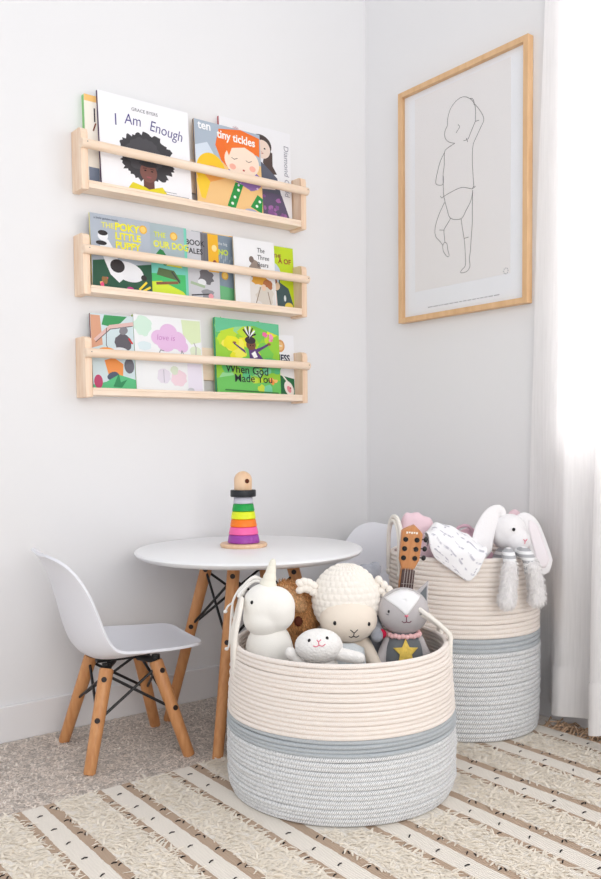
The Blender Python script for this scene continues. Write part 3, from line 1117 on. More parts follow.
b.poly([(.28, .40), (.36, .22), (.7, .2), (.72, .36), (.5, .44)], (238, 150, 80))
b.disc(.46, .20, .14, .05, (80, 90, 110), 14, rot=.4)
b.disc(.86, .34, .12, .10, (110, 110, 120), 16)
b.poly([(0, 0), (0, .08), (.3, .12), (.6, .22), (1, .16), (1, 0)], (90, 190, 130))
b.poly([(.46, .06), (.60, .24), (.64, .12), (.8, .16), (.66, .05)], (50, 140, 90))
b.disc(.12, .12, .10, .09, (190, 70, 110), 16)
b.done()
b = Book('pale watercolour book with a pink tree cloud and a green spine', -0.888, -0.673, Z3, 0.217, -0.043, 0.013, (238, 240, 242), (172, 204, 90), -0.026)
b.disc(.13, .86, .13, .13, (208, 234, 218), 22, jag=.1)
b.poly([(.70, .98), (.72, .78), (.84, .66), (.99, .70), (.99, .98)], (218, 232, 190))
b.disc(.90, .56, .09, .08, (222, 232, 206), 16, jag=.1)
for u, w, r in ((.36, .72, .12), (.50, .80, .13), (.62, .70, .14), (.70, .62, .09), (.46, .66, .14)):
    b.disc(u, w, r, r * .85, (228, 190, 226), 20)
b.disc(.44, .44, .12, .07, (238, 238, 244), 16)
b.line([(.34, .50), (.37, .56), (.42, .55)], .0025, (150, 146, 156))
b.line([(.66, .48), (.69, .57), (.72, .50)], .0025, (150, 146, 156))
b.line([(.90, .50), (.91, .62), (.88, .68)], .0025, (170, 166, 170))
b.disc(.14, .60, .10, .06, (220, 234, 238), 16, jag=.1)
b.disc(.40, .22, .10, .10, (226, 220, 232), 18, jag=.1)
b.disc(.62, .20, .12, .11, (238, 212, 222), 18, jag=.1)
b.disc(.56, .30, .06, .06, (216, 226, 206), 14, jag=.1)
b.line([(.40, .14), (.40, .30)], .002, (180, 176, 190))
b.poly([(.76, .03), (.76, .40), (.98, .40), (.98, .03)], (232, 226, 240))
b.disc(.80, .05, .05, .03, (200, 202, 208), 14)
b.text('love is', .32, .69, .024, (196, 120, 190), shear=.15, off=-.0003, squash=.95)
b.done()
b = Book('green book titled When God Made You with a dancing child', -0.628, -0.396, Z3, 0.226, -0.044, 0.013, (150, 206, 60), (60, 160, 130), -0.026, roll=0.02)
scattered_blobs(b, 26, [(190, 220, 50), (120, 200, 80), (224, 226, 40), (96, 190, 110), (150, 214, 150)], 21, 0, 1, 0, 1, .13)
b.poly([(0, 0), (0, .2), (.3, .26), (.6, .16), (1, .22), (1, 0)], (110, 196, 96))
b.poly([(0, .8), (0, 1), (1, 1), (1, .84), (.6, .94), (.3, .9)], (104, 196, 150))
scattered_blobs(b, 8, [(232, 228, 40), (240, 232, 90)], 23, .1, .5, .45, .75, .10)
scattered_blobs(b, 7, [(90, 190, 130), (120, 204, 160), (200, 220, 70)], 25, .4, 1, .05, .4, .07)
b.poly([(.50, .62), (.60, .64), (.80, .42), (.52, .42)], (92, 60, 120))
b.poly([(.44, .60), (.36, .64), (.26, .70), (.27, .67), (.46, .55)], (92, 60, 120))
b.poly([(.60, .62), (.70, .66), (.82, .72), (.82, .69), (.62, .57)], (92, 60, 120))
b.disc(.28, .69, .03, .012, (150, 90, 64), 10)
b.disc(.83, .71, .03, .02, (150, 90, 64), 10)
b.disc(.54, .68, .075, .075, (120, 74, 56), 20)
b.disc(.53, .74, .085, .05, (52, 42, 50), 18)
for k in range(7):
    a = .25 + k * .37
    b.line([(.51, .78), (.51 + .11 * math.cos(a), .80 + .12 * math.sin(a))], .005, (238, 240, 244) if k % 2 else (52, 42, 50))
b.poly([(.54, .56), (.60, .60), (.64, .52), (.58, .5)], (250, 248, 250))
b.disc(.70, .40, .13, .03, (46, 36, 44), 16)
scattered_blobs(b, 7, [(240, 150, 190), (236, 110, 160)], 27, .76, .90, .72, .84, .03)
b.disc(.53, .67, .01, .01, (40, 26, 26), 8)
b.disc(.57, .67, .01, .01, (40, 26, 26), 8)
b.text('When God', .13, .29, .034, (40, 44, 50), off=.0002, rot=-.02)
b.text('Made You', .26, .165, .034, (40, 44, 50), off=.0001, rot=.02)
scattered_blobs(b, 8, [(240, 150, 70), (246, 190, 110)], 29, .80, .95, .17, .24, .035)
b.line([(.12, .05), (.95, .045)], .004, (60, 120, 60))
b.done()
b = Book('white book with a round orange seal at the right end of the lowest shelf', -0.505, -0.323, Z3, 0.197, -0.0235, 0.008, (240, 240, 244), (206, 206, 210), -0.0125)
b.disc(.70, .82, .10, .10, (222, 160, 96), 24)
b.disc(.70, .82, .07, .07, (236, 190, 130), 20)
b.poly([(.1, 0), (.1, .30), (.5, .38), (.98, .30), (.98, 0)], (40, 110, 70))
b.line([(.66, .42), (.86, .22)], .005, (244, 240, 232))
b.disc(.86, .14, .09, .13, (248, 240, 236), 22, rot=.5)
b.disc(.86, .13, .04, .06, (236, 150, 160), 14, rot=.5)
b.disc(.89, .15, .015, .015, (180, 40, 60), 8)
b.text('GOODNESS', .90, .575, .030, (40, 44, 70), 'RIGHT', off=.0010, squash=.85)
b.line([(.66, .82), (.74, .82)], .003, (250, 240, 226))
b.done()


# ------------------------------------------------------------------ table
def leg_tube(mb, p0, p1, r0, r1, n=16):
    """p0 top, p1 foot on floor; foot cut flat"""
    p0, p1 = Vector(p0), Vector(p1)
    mb.tube([p0, p0.lerp(p1, .02), p0.lerp(p1, .5), p0.lerp(p1, .985), p1], [r0 * .9, r0, (r0 + r1) / 2, r1, r1 * .9], n)


def bolt(parent, p, d, r=0.0065):
    mb = MB()
    p, d = Vector(p), Vector(d).normalized()
    mb.tube([p, p + d * 0.0022], r, 14)
    return mb.build('bolt', DARKHOLE, parent)


def dowel_legs(root, tops, feet, r0, r1, bolts, outdir_fn, z_top, rod_r, rod_drop):
    legs = []
    for tp, ft in zip(tops, feet):
        mb = MB()
        leg_tube(mb, tp, ft, r0, r1)
        lg = mb.build('leg', BEECH, root)
        legs.append(lg)
        for t in bolts:
            p = Vector(tp).lerp(Vector(ft), t)
            rr_ = r0 + (r1 - r0) * t
            for d in outdir_fn(tp, ft):
                ax = (Vector(ft) - Vector(tp)).normalized()
                dn = Vector(d).normalized()
                dn = (dn - ax * dn.dot(ax)).normalized()
                bolt(lg, p + dn * (rr_ - 0.0012), dn)
    n = len(tops)
    for i in range(n):
        a, b_ = Vector(tops[i]), Vector(tops[(i + 1) % n])
        fa, fb = Vector(feet[i]), Vector(feet[(i + 1) % n])
        mb = MB()
        mb.tube([a.lerp(fa, .06), b_.lerp(fb, rod_drop)], rod_r, 8)
        mb.tube([b_.lerp(fb, .06), a.lerp(fa, rod_drop)], rod_r, 8)
        for q in (a.lerp(fa, .06), b_.lerp(fb, .06), a.lerp(fa, rod_drop), b_.lerp(fb, rod_drop)):
            mb.ell(q, (r0 * .55, r0 * .55, r0 * .6), 10, 8)
        mb.build('cross_brace', BLACK, root)
    return legs


TC = (-0.703, -0.314)
TR, TZ = 0.302, 0.4895
tab = thing('kids_table', 'round white kids table on orange beech dowel legs against the wall', 'table', (TC[0], TC[1], 0))
m = MB()
m.lathe([(0, TZ - .018), (TR - .016, TZ - .018), (TR - .004, TZ - .012), (TR, TZ - .006), (TR - .0015, TZ - .002), (TR - .005, TZ), (0, TZ)], 96)
m.build('tabletop', TABLE, tab, angle=50)
A0 = R(216.5)
tops, feet = [], []
for k in range(4):
    a = A0 - k * math.pi / 2
    tops.append((0.118 * math.cos(a), 0.118 * math.sin(a), 0.452))
    feet.append((0.245 * math.cos(a), 0.245 * math.sin(a), 0.001))
cam_dir = Vector((-0.61, -0.79, 0))
dowel_legs(tab, tops, feet, 0.0165, 0.0135, (.05, .40), lambda a, b: [cam_dir], 0.45, 0.0036, .40)
m = MB()
m.box(-.09, .09, -.012, .012, TZ - .026, TZ - .0185, M=Matrix.Rotation(A0, 4, 'Z'))
m.box(-.09, .09, -.012, .012, TZ - .026, TZ - .0185, M=Matrix.Rotation(A0 + math.pi / 2, 4, 'Z'))
for tp in tops:
    m.tube([(tp[0] * .86, tp[1] * .86, TZ - .022), (tp[0], tp[1], .449)], .009, 10)
m.build('mounting_bracket', BLACK, tab)


# ------------------------------------------------------------------ chairs
def make_chair(label, loc, rz):
    ch = thing('kids_chair', label, 'chair', loc, rz, group='white shell chairs')
    rim = [(.170, .276, .085), (.164, .275, .112), (.145, .274, .134), (.09, .273, .148), (.03, .274, .154), (-.03, .276, .158), (-.064, .280, .160), (-.088, .294, .160), (-.105, .325, .159),
           (-.120, .368, .157), (-.138, .415, .153), (-.159, .453, .147), (-.180, .480, .138), (-.199, .496, .124), (-.212, .503, .104), (-.219, .506, .08)]
    cen = [(.172, .274), (.166, .269), (.148, .264), (.09, .259), (.03, .255), (-.03, .250), (-.080, .248), (-.112, .255), (-.136, .277),
           (-.154, .322), (-.168, .380), (-.181, .430), (-.194, .466), (-.205, .487), (-.214, .500), (-.220, .506)]
    rim = [(a + (.016 if i_ > 7 else .016 * max(0, i_ - 3) / 4), b + .007 * min(1, i_ / 6), c) for i_, (a, b, c) in enumerate(rim)]
    cen = [(a + (.016 if i_ > 7 else .016 * max(0, i_ - 3) / 4), b + .003 * min(1, i_ / 6)) for i_, (a, b) in enumerate(cen)]
    m_ = MB()
    P_ = []
    U = [math.copysign(abs(q) ** .8, q) for q in np.linspace(-1, 1, 25)]
    rim_f = catmull(rim, 3)
    cen_f = catmull([(a, b, 0) for a, b in cen], 3)
    for r_, c_ in zip(rim_f, cen_f):
        row = []
        for u in U:
            w = abs(u) ** 2.4
            row.append((c_.x + (r_.x - c_.x) * w, u * r_.z, c_.y + (r_.y - c_.y) * w))
        P_.append(row)
    m_.grid(P_)
    o = m_.build('seat_shell', SHELL, ch, solid=0.007, angle=180)
    md = o.modifiers.new('bevel', 'BEVEL')
    md.width = 0.002
    md.segments = 2
    md.limit_method = 'ANGLE'
    md.angle_limit = R(60)
    tops = [(-.064, -.072, .230), (.058, -.072, .234), (.058, .072, .234), (-.064, .072, .230)]
    feet = [(-.125, -.128, .001), (.122, -.128, .001), (.122, .128, .001), (-.125, .128, .001)]
    dowel_legs(ch, tops, feet, 0.0172, 0.0142, (.11, .50), lambda a, b: [(-.45 if a[0] < 0 else .25, math.copysign(1, a[1]), 0)], .24, 0.0036, .50)
    m_ = MB()
    m_.box(-.07, .065, -.010, .010, .230, .2365)
    for tp in tops:
        m_.tube([(tp[0] * .5, tp[1] * .3, .234), (tp[0] * .9, tp[1] * .95, .237), (tp[0], tp[1], .226)], [.007, .009, .010], 10)
        m_.tube([(tp[0] * 1.02, tp[1], .238), (tp[0] * 1.02, tp[1], .2490 if tp[0] > 0 else .243)], .010, 10)
    m_.build('mounting_bracket', BLACK, ch)
    return ch


chair = make_chair('white moulded kids chair on beech legs standing left of the round table', (-1.037, -0.243, 0), R(-9))
dup(chair, 'white kids chair half hidden behind the table and the rear basket', (-0.352, -0.285, 0), R(180), 'white shell chairs')

# ------------------------------------------------------------------ stacking toy
st = thing('stacking_toy', 'wooden rainbow ring stacker with a round headed top on the white table', 'toy', (-0.700, -0.283, TZ + .0003))
m = MB()
m.lathe([(0, 0), (.061, 0), (.0635, .003), (.0635, .007), (.061, .010), (0, .010)], 48)
m.build('base', BEECHL, st, angle=50)
rings = [('purple ring', (158, 66, 166), .0435, .0400, .0225), ('pink ring', (246, 104, 170), .0400, .0365, .0205), ('orange ring', (250, 128, 30), .0362, .0330, .0205),
         ('yellow ring', (228, 238, 40), .0335, .0308, .0205), ('green ring', (22, 160, 70), .0305, .0275, .0200), ('pale grey ring', (206, 204, 216), .0272, .0252, .0185)]
z = .0105
for lb, col, ra, rb, h in rings:
    m = MB()
    m.lathe([(0, z), (ra - .002, z), (ra, z + .002), (rb, z + h - .0022), (rb - .002, z + h), (0, z + h)], 48)
    m.build('ring', mat(lb.replace(' ', '_') + '_paint', col, .4, .4), st, angle=50, label=lb)
    z += h + .0003
m = MB()
m.lathe([(0, z), (.0335, z), (.0345, z + .002), (.0345, z + .016), (.0335, z + .018), (0, z + .018)], 48)
m.build('collar', mat('black_paint', (36, 38, 42), .4, .4), st, angle=50)
z += .0183
m = MB()
m.lathe([(0, z), (.0235, z), (.0240, z + .002), (.0240, z + .026)] + [(.0240 * math.cos(a), z + .026 + .024 * math.sin(a)) for a in np.linspace(.15, 1.5, 9)] + [(0, z + .050)], 40)
hd = m.build('head', BEECHL, st, angle=60)
m = MB()
hdir = Vector((-.12, -.99, 0)).normalized()
p = Vector((0, 0, z + .024)) + hdir * .0215
m.tube([p, p + hdir * .0032], .0062, 18)
m.build('eye_hole', mat('dark_wood_hole', (92, 44, 26), .6, .2), hd)


# ------------------------------------------------------------------ rope baskets
def rope_mat(name, c1, c2, c3, mix=0.5, freq=1.0):
    """braided rope: yarns slanting along each coil (uses UV: u around, v coil height)"""
    m_ = bpy.data.materials.new(name)
    m_.use_nodes = True
    nt = m_.node_tree
    b = nt.nodes['Principled BSDF']
    b.inputs['Roughness'].default_value = 0.9
    b.inputs['Specular IOR Level'].default_value = 0.1
    b.inputs['Sheen Weight'].default_value = 0.15
    uv = nt.nodes.new('ShaderNodeUVMap')
    uv.uv_map = 'rope'
    mp = nt.nodes.new('ShaderNodeMapping')
    mp.inputs['Scale'].default_value = (1, 1, 1)
    nt.links.new(uv.outputs[0], mp.inputs[0])
    w = nt.nodes.new('ShaderNodeTexWave')
    w.wave_type = 'BANDS'
    w.bands_direction = 'DIAGONAL'
    w.inputs['Scale'].default_value = 0.55 * freq
    w.inputs['Distortion'].default_value = 1.0
    w.inputs['Detail'].default_value = 1
    nt.links.new(mp.outputs[0], w.inputs['Vector'])
    nz = nt.nodes.new('ShaderNodeTexNoise')
    nz.inputs['Scale'].default_value = 0.9
    nz.inputs['Detail'].default_value = 3
    nt.links.new(mp.outputs[0], nz.inputs['Vector'])
    ad = nt.nodes.new('ShaderNodeMath')
    ad.operation = 'MULTIPLY_ADD'
    nt.links.new(w.outputs['Fac'], ad.inputs[0])
    ad.inputs[1].default_value = mix
    nt.links.new(nz.outputs['Fac'], ad.inputs[2])
    rp = nt.nodes.new('ShaderNodeValToRGB')
    rp.color_ramp.elements[0].position = 0.35
    rp.color_ramp.elements[0].color = (*lin(c1), 1)
    rp.color_ramp.elements[1].position = 0.95
    rp.color_ramp.elements[1].color = (*lin(c3), 1)
    e = rp.color_ramp.elements.new(0.65)
    e.color = (*lin(c2), 1)
    nt.links.new(ad.outputs[0], rp.inputs[0])
    nt.links.new(rp.outputs[0], b.inputs['Base Color'])
    bp = nt.nodes.new('ShaderNodeBump')
    bp.inputs['Strength'].default_value = 0.6
    bp.inputs['Distance'].default_value = 0.0016
    nt.links.new(w.outputs['Fac'], bp.inputs['Height'])
    nt.links.new(bp.outputs[0], b.inputs['Normal'])
    return m_


ROPE_CREAM = rope_mat('cream_rope', (250, 236, 225), (252, 241, 232), (254, 246, 240))
ROPE_BAND = rope_mat('slate_rope', (178, 184, 190), (188, 194, 199), (200, 205, 209))
ROPE_HEATHER = rope_mat('heather_grey_rope', (142, 145, 150), (204, 206, 210), (252, 252, 252), 0.75)


def coil_part(name, root, m_, Rf, z0, n, pitch, thick, seg=160, rim=False):
    """stacked rope coils following radius Rf(z): closed torus-like coils in one mesh with rope UVs"""
    prof_n = 10
    vs_, fs_, uvs = [], [], []
    jr = random.Random(int(z0 * 1e4) + n)
    for c in range(n):
        zc = z0 + (c + .5) * pitch
        rc = Rf(zc) + jr.uniform(-.0008, .0008)
        wob = jr.uniform(0, 6.28)
        base = len(vs_)
        for j in range(seg):
            a = 2 * math.pi * j / seg
            wr = .0007 * math.sin(3 * a + wob) + .0005 * math.sin(7 * a + wob * 2)
            for q in range(prof_n):
                th = 2 * math.pi * q / prof_n
                rr_ = rc + wr + thick * math.cos(th)
                vs_.append((rr_ * math.cos(a), rr_ * math.sin(a), zc + pitch * .54 * math.sin(th) + .0006 * math.sin(2 * a + wob)))
        for j in range(seg):
            j2 = (j + 1) % seg
            for q in range(prof_n):
                q2 = (q + 1) % prof_n
                fs_.append((base + j * prof_n + q, base + j2 * prof_n + q, base + j2 * prof_n + q2, base + j * prof_n + q2))
                u0, u1 = j * (2 * math.pi * rc / seg) / pitch * 3.0, (j + 1) * (2 * math.pi * rc / seg) / pitch * 3.0
                v0, v1 = (c * 7.3) + q / prof_n * 6, (c * 7.3) + (q + 1) / prof_n * 6
                uvs += [(u0, v0), (u1, v0), (u1, v1), (u0, v1)]
    me = bpy.data.meshes.new(name)
    me.from_pydata(vs_, [], fs_)
    me.materials.append(m_)
    ul = me.uv_layers.new(name='rope')
    ul.data.foreach_set('uv', np.array(uvs, dtype=np.float32).ravel())
    me.polygons.foreach_set('use_smooth', [True] * len(fs_))
    me.update()
    return link(name, me, root)


def profile(pts):
    zs_ = [p[0] for p in pts]
    rs_ = [p[1] for p in pts]
    return lambda z_: float(np.interp(z_, zs_, rs_))


def handle(root, Rf, zr, ang, span, height, lean, rad, strands=2, lean_side=0.0):
    """rope loop from the rim: ang mid-angle, span half-angle, lean inward"""
    mb = MB()
    for s_ in range(strands):
        pts = []
        hh = height - s_ * rad * 2.1
        sp = span - s_ * rad * 2.2 / Rf(zr)
        rad_dir = Vector((math.cos(ang), math.sin(ang), 0))
        a0, a1 = ang - sp, ang + sp
        e0 = Vector((math.cos(a0), math.sin(a0), 0)) * (Rf(zr) + rad * 2.0)
        e1 = Vector((math.cos(a1), math.sin(a1), 0)) * (Rf(zr) + rad * 2.0)
        pts.append(e0 + Vector((0, 0, zr - .055)))
        pts.append(e0 + Vector((0, 0, zr - .01)))
        for k_ in range(13):
            th = math.pi * (k_ / 12)
            mid = e0.lerp(e1, .5 - .5 * math.cos(th))
            h_ = hh * math.sin(th) ** .8
            pts.append(mid + Vector((0, 0, zr + .01 + h_)) - rad_dir * (lean * math.sin(th)))
        pts.append(e1 + Vector((0, 0, zr - .01)))
        pts.append(e1 + Vector((0, 0, zr - .055)))
        mb.tube(catmull([tuple(p_) for p_ in pts], 3), rad, 10)
        for e in (e0, e1):
            mb.ell(e + Vector((0, 0, zr - .058)), (rad * 1.35, rad * 1.35, rad * 1.6), 10, 8)
    me_o = mb.build('handle', HANDLE, root)
    return me_o


HANDLE = mat('cream_cord', (244, 238, 230), .9, .1, bump=.5, bscale=420)


def make_basket(label, loc, prof, zrim, zband0, zband1, pitch, thick, handles):
    bk = thing('storage_basket', label, 'basket', loc, group='rope storage baskets')
    Rf = profile(prof)
    n1 = round(zband0 / pitch)
    p1 = zband0 / n1
    n2 = round((zband1 - zband0) / pitch)
    p2 = (zband1 - zband0) / n2
    n3 = round((zrim - zband1) / pitch)
    p3 = (zrim - zband1) / n3
    coil_part('lower_wall', bk, ROPE_HEATHER, Rf, 0, n1, p1, thick)
    coil_part('middle_band', bk, ROPE_BAND, Rf, zband0, n2, p2, thick)
    coil_part('upper_wall', bk, ROPE_CREAM, Rf, zband1, n3, p3, thick)
    mb = MB()
    mb.lathe([(0, .001), (Rf(0) - .001, .001), (Rf(0.004), .005), (Rf(0) - .001, .009), (0, .009)], 96)
    mb.build('base', mat('heather_grey_base', (200, 205, 210), .9, .1), bk)
    for h in handles:
        handle(bk, Rf, zrim, *h)
    return bk


RUGTOP = RZ + .0015
make_basket('wide rope basket in front, overflowing with plush animals', (B1[0], B1[1], RUGTOP),
            [(0, .236), (.010, .244), (.035, .249), (.10, .250), (.16, .2485), (.22, .245), (.28, .239), (.322, .231)],
            .321, .140, .174, .0094, .0056,
            [(R(150), R(10), .085, .018, .0052), (R(-33), R(13), .060, .070, .0052)])
make_basket('taller rope basket by the curtain with a bunny hanging over its rim', (B2[0], B2[1], RUGTOP),
            [(0, .188), (.012, .194), (.05, .1975), (.2, .1975), (.3, .1965), (.40, .195), (.464, .192)],
            .464, .225, .262, .0116, .0060,
            [(R(155), R(16), .085, .0, .0055), (R(-18), R(16), .075, -.004, .0055)])

# ------------------------------------------------------------------ plush toys
ROT = R(-37.7)             # local -y towards the viewer side, +x to the right
TOYZ = RUGTOP + .0095      # inner bottom of the baskets
EYE = mat('black_thread', (24, 22, 24), .4, .4)
PINKT = mat('pink_thread', (226, 130, 146), .7, .2)


def ell_y(c, r, x, z, off=0.0):
    q = 1 - ((x - c[0]) / r[0]) ** 2 - ((z - c[2]) / r[2]) ** 2
    return c[1] - r[1] * math.sqrt(max(q, 0.0)) - off


def eye(parent, c, r, x, z, s=.004):
    mb = MB()
    mb.ell((x, ell_y(c, r, x, z, .0), z), (s * .8, s * .55, s), 12, 8)
    return mb.build('eye', EYE, parent)


def stitch(parent, c, r, lines, m_, rad=.0009, name='mouth'):
    mb = MB()
    for ln in lines:
        pts = catmull([(x, 0, z_) for x, z_ in ln], 5) if len(ln) > 2 else [Vector((ln[0][0], 0, ln[0][1])), Vector((ln[1][0], 0, ln[1][1]))]
        mb.tube([(p_.x, ell_y(c, r, p_.x, p_.z, .0006), p_.z) for p_ in pts], rad, 6)
    return mb.build(name, m_, parent)


def patch(parent, name, c, r, outline, m_, off=.0012, sub=5, centre=None):
    """fabric patch laid on the front of an ellipsoid"""
    if centre is None:
        centre = (sum(p_[0] for p_ in outline) / len(outline), sum(p_[1] for p_ in outline) / len(outline))
    mb = MB()
    rows = []
    n = len(outline)
    ring = []
    for i in range(n):
        a, b_ = outline[i], outline[(i + 1) % n]
        for k_ in range(4):
            t_ = k_ / 4
            ring.append((a[0] + (b_[0] - a[0]) * t_, a[1] + (b_[1] - a[1]) * t_))
    for s_ in range(sub + 1):
        f_ = max(s_ / sub, .001)
        rows.append([(centre[0] + (x - centre[0]) * f_, ell_y(c, r, centre[0] + (x - centre[0]) * f_, centre[1] + (z_ - centre[1]) * f_, off), centre[1] + (z_ - centre[1]) * f_) for x, z_ in ring])
    mb.grid(rows, wrap=True)
    return mb.build(name, m_, parent, solid=.0016)


def toy(name, label, cat, xy, group='plush toys', turn=0.0, z=None):
    return thing(name, label, cat, (xy[0], xy[1], TOYZ if z is None else z), ROT + turn, group)


# unicorn
WHITEF = mat('white_velour', (247, 244, 238), .85, .1, sheen=.3, bump=.15, bscale=300)
U_ = toy('plush_unicorn', 'white plush unicorn with a ribbed horn at the left of the front basket', 'plush toy', (-0.893, -0.665))
hz = .376
hd = blob('head', [((-.004, 0, hz + .012), (.050, .047, .050)), ((.018, -.006, hz + .010), (.045, .043, .046)), ((-.006, -.002, hz - .015), (.048, .045, .042)), ((.020, -.004, hz - .006), (.042, .040, .040))], WHITEF, U_, .004, 8)
blob('body', [((.004, .004, .285), (.054, .045, .070)), ((.004, .004, .12), (.046, .042, .118)), ((.04, -.012, .27), (.022, .020, .055))], WHITEF, U_, .006, 6)
eye(hd, (-.004, 0, hz + .012), (.050, .047, .050), -.031, hz + .026, .0042)
m = MB()
p0, p1 = Vector((.002, .0, hz + .052)), Vector((.015, .004, hz + .115))
pts, rs = [], []
for k in range(41):
    tt = k / 40
    pts.append(p0.lerp(p1, tt))
    rs.append((.0185 * (1 - tt) + .005 * tt) * (1 + .09 * abs(math.sin(tt * math.pi * 4))) * (1 if tt < .97 else .7))
m.tube(pts, rs, 18)
m.build('horn', mat('ivory_satin', (240, 236, 222), .5, .3), hd)
m = MB()
YARN = mat('white_mane_yarn', (243, 240, 236), .9, .1, bump=.4, bscale=500)
rr = random.Random(4)
for k in range(12):
    sx = rr.uniform(-.012, .004)
    e = rr.uniform(-.062, -.048)
    dz = rr.uniform(-.006, .010)
    pts = [(sx, .012 + .003 * k % .02, hz + .058), (-.025, .010 + .003 * (k % 5), hz + .066 + dz), (-.045, .008 + .003 * (k % 5), hz + .054 + dz), (e - .004, .004 + .003 * (k % 6), hz + .030 + dz)]
    m.tube(catmull(pts, 4), .0032, 6)
for (ex, ez, bend) in ((-.094, -.004, .01), (-.092, -.088, -.006), (-.078, -.070, .004)):
    pts = [(-.045, .012, hz + .062), (-.064, .014, hz + .044), (-.078, .014 + bend, hz + .01 if ez < -.02 else hz + .016), (ex + .006, .016, hz + ez + .012), (ex, .016, hz + ez)]
    m.tube(catmull(pts, 4), .0023, 6)
    m.ell((ex, .016, hz + ez), (.005, .004, .004), 8, 6)
m.build('mane', YARN, hd)

# sheep
WOOL = mat('cream_wool_knit', (247, 240, 231), .9, .1, sheen=.3, bump=.35, bscale=260)
SKIN = mat('cream_felt', (240, 227, 212), .9, .1, sheen=.2, bump=.25, bscale=350)
S_ = toy('plush_sheep', 'large cream plush sheep with a bobbly woolly head in the middle of the basket', 'plush toy', (-0.722, -0.735))
hc = (0, 0, .388)
m = MB()
rows = []
NA, NB = 240, 136
for i in range(NB + 1):
    th = math.pi * i / NB
    row = []
    for j in range(NA):
        a = 2 * math.pi * j / NA
        v = th / math.pi * 17
        u = a / (2 * math.pi) * 30 + .5 * (int(v) % 2)
        bmp = (abs(math.sin(math.pi * v)) * abs(math.sin(math.pi * u))) ** .6 if .04 < th / math.pi < .96 else .4
        q = 1 + .034 * bmp
        row.append((.077 * q * math.sin(th) * math.cos(a) + hc[0], .066 * q * math.sin(th) * math.sin(a) + .012, hc[2] + .082 * q * math.cos(th)))
    rows.append(row)
m.grid(rows, wrap=True)
hd = m.build('wool_head', WOOL, S_, angle=180)
fc, frr = (.003, -.022, .350), (.065, .056, .052)
m = MB()
m.ell(fc, frr, 36, 24)
fo = m.build('face', SKIN, hd)
for sx, px_, pz in ((-1, -.076, .428), (1, .080, .412)):
    m = MB()
    for k in range(4):
        q = k / 3
        if sx < 0:
            c = Vector((-.074 - .030 * q, -.004, .418 + .008 * math.sin(q * 2.5)))
            for s2 in (-1, 1):
                m.ell(c + Vector((0, -.004, s2 * .0070)), (.0120, .011, .0090), 14, 10, rot=Euler((0, s2 * .6, 0)))
        else:
            c = Vector((.070 + .036 * q, .006, .428 - .034 * q))
            for s2 in (-1, 1):
                m.ell(c + Vector((s2 * .004, -.004, s2 * .0065)), (.0105, .0100, .0085), 14, 10, rot=Euler((0, .7 + s2 * .5, 0)))
    m.build('ear', WOOL, hd)
eye(fo, fc, frr, -.029, .352, .0048)
eye(fo, fc, frr, .046, .348, .0046)
stitch(fo, fc, frr, [[(.005, .338), (.013, .330)], [(.021, .338), (.013, .330)], [(.013, .330), (.012, .322)], [(.002, .322), (.007, .3195), (.012, .322), (.018, .3195), (.024, .323)]], EYE, .0010)
KNIT = mat('pale_blue_knit', (226, 232, 236), .9, .1, sheen=.2, bump=.7, bscale=220)
bd = blob('body', [((0, .004, .255), (.052, .040, .062)), ((0, .004, .13), (.050, .042, .12)), ('limb', (.040, -.012, .292), (.072, -.045, .235), .017, .014), ('limb', (-.040, -.012, .292), (-.062, -.02, .235), .017, .014)], SKIN, S_, .005, 5)
patch(bd, 'overalls', (0, .004, .262), (.060, .058, .075), [(-.040, .245), (-.036, .290), (-.012, .302), (.014, .302), (.036, .290), (.042, .245)], KNIT, .004)

# grey plush behind
GREYF = mat('grey_plush_fabric', (158, 160, 168), .9, .1, sheen=.2, bump=.4, bscale=240, vary=.12, scale=70)
G_ = toy('plush_elephant', 'grey plush toy with a red scarf squeezed behind the sheep', 'plush toy', (-0.640, -0.728))
g_b = blob('body', [((-.008, 0, .365), (.044, .034, .046)), ((-.022, .014, .425), (.024, .014, .040), Euler((0, .3, 0))), ((.004, .020, .440), (.020, .012, .030), Euler((0, .5, 0))), ((0, 0, .27), (.040, .034, .06)), ((0, 0, .13), (.034, .03, .125)),
                    ('limb', (.004, -.03, .335), (0.0048, -0.0993, 0.3167), .018, .015), ((.000, -.040, .345), (.020, .02, .018))], GREYF, G_, .005, 4)
m = MB()
m.ell((0.0124, -0.0891, 0.3188), (.0150, .010, .0120), 16, 10)
m.build('scarf', mat('red_felt', (190, 30, 66), .8, .2), g_b)

# lamb
NUB = mat('white_boucle', (246, 243, 240), .9, .1, sheen=.3, bump=.9, bscale=190)
L_ = toy('plush_lamb', 'small white fleecy lamb with a pink mouth at the front rim', 'plush toy', (-0.855, -0.800))
lc, lr = (0, -.004, .318), (.0505, .044, .036)
m = MB()
rows = []
rr = random.Random(3)
for i in range(49):
    th = math.pi * i / 48
    row = []
    for j in range(80):
        a = 2 * math.pi * j / 80
        q = 1 + .016 * math.sin(17 * a + 5 * math.sin(9 * th)) * math.sin(19 * th + 3 * math.sin(7 * a)) * math.sin(th)
        row.append((lc[0] + lr[0] * q * math.sin(th) * math.cos(a), lc[1] + lr[1] * q * math.sin(th) * math.sin(a), lc[2] + lr[2] * q * math.cos(th)))
    rows.append(row)
m.grid(rows, wrap=True)
hd = m.build('head', NUB, L_, angle=180)
eye(hd, lc, lr, -.020, .337, .0042)
eye(hd, lc, lr, .017, .341, .0042)
stitch(hd, lc, lr, [[(-.004, .339), (-.001, .336), (.004, .3395)], [(-.001, .335), (.000, .329)], [(-.012, .328), (-.006, .3265), (.000, .329), (.007, .3275), (.013, .331)]], PINKT, .0011)
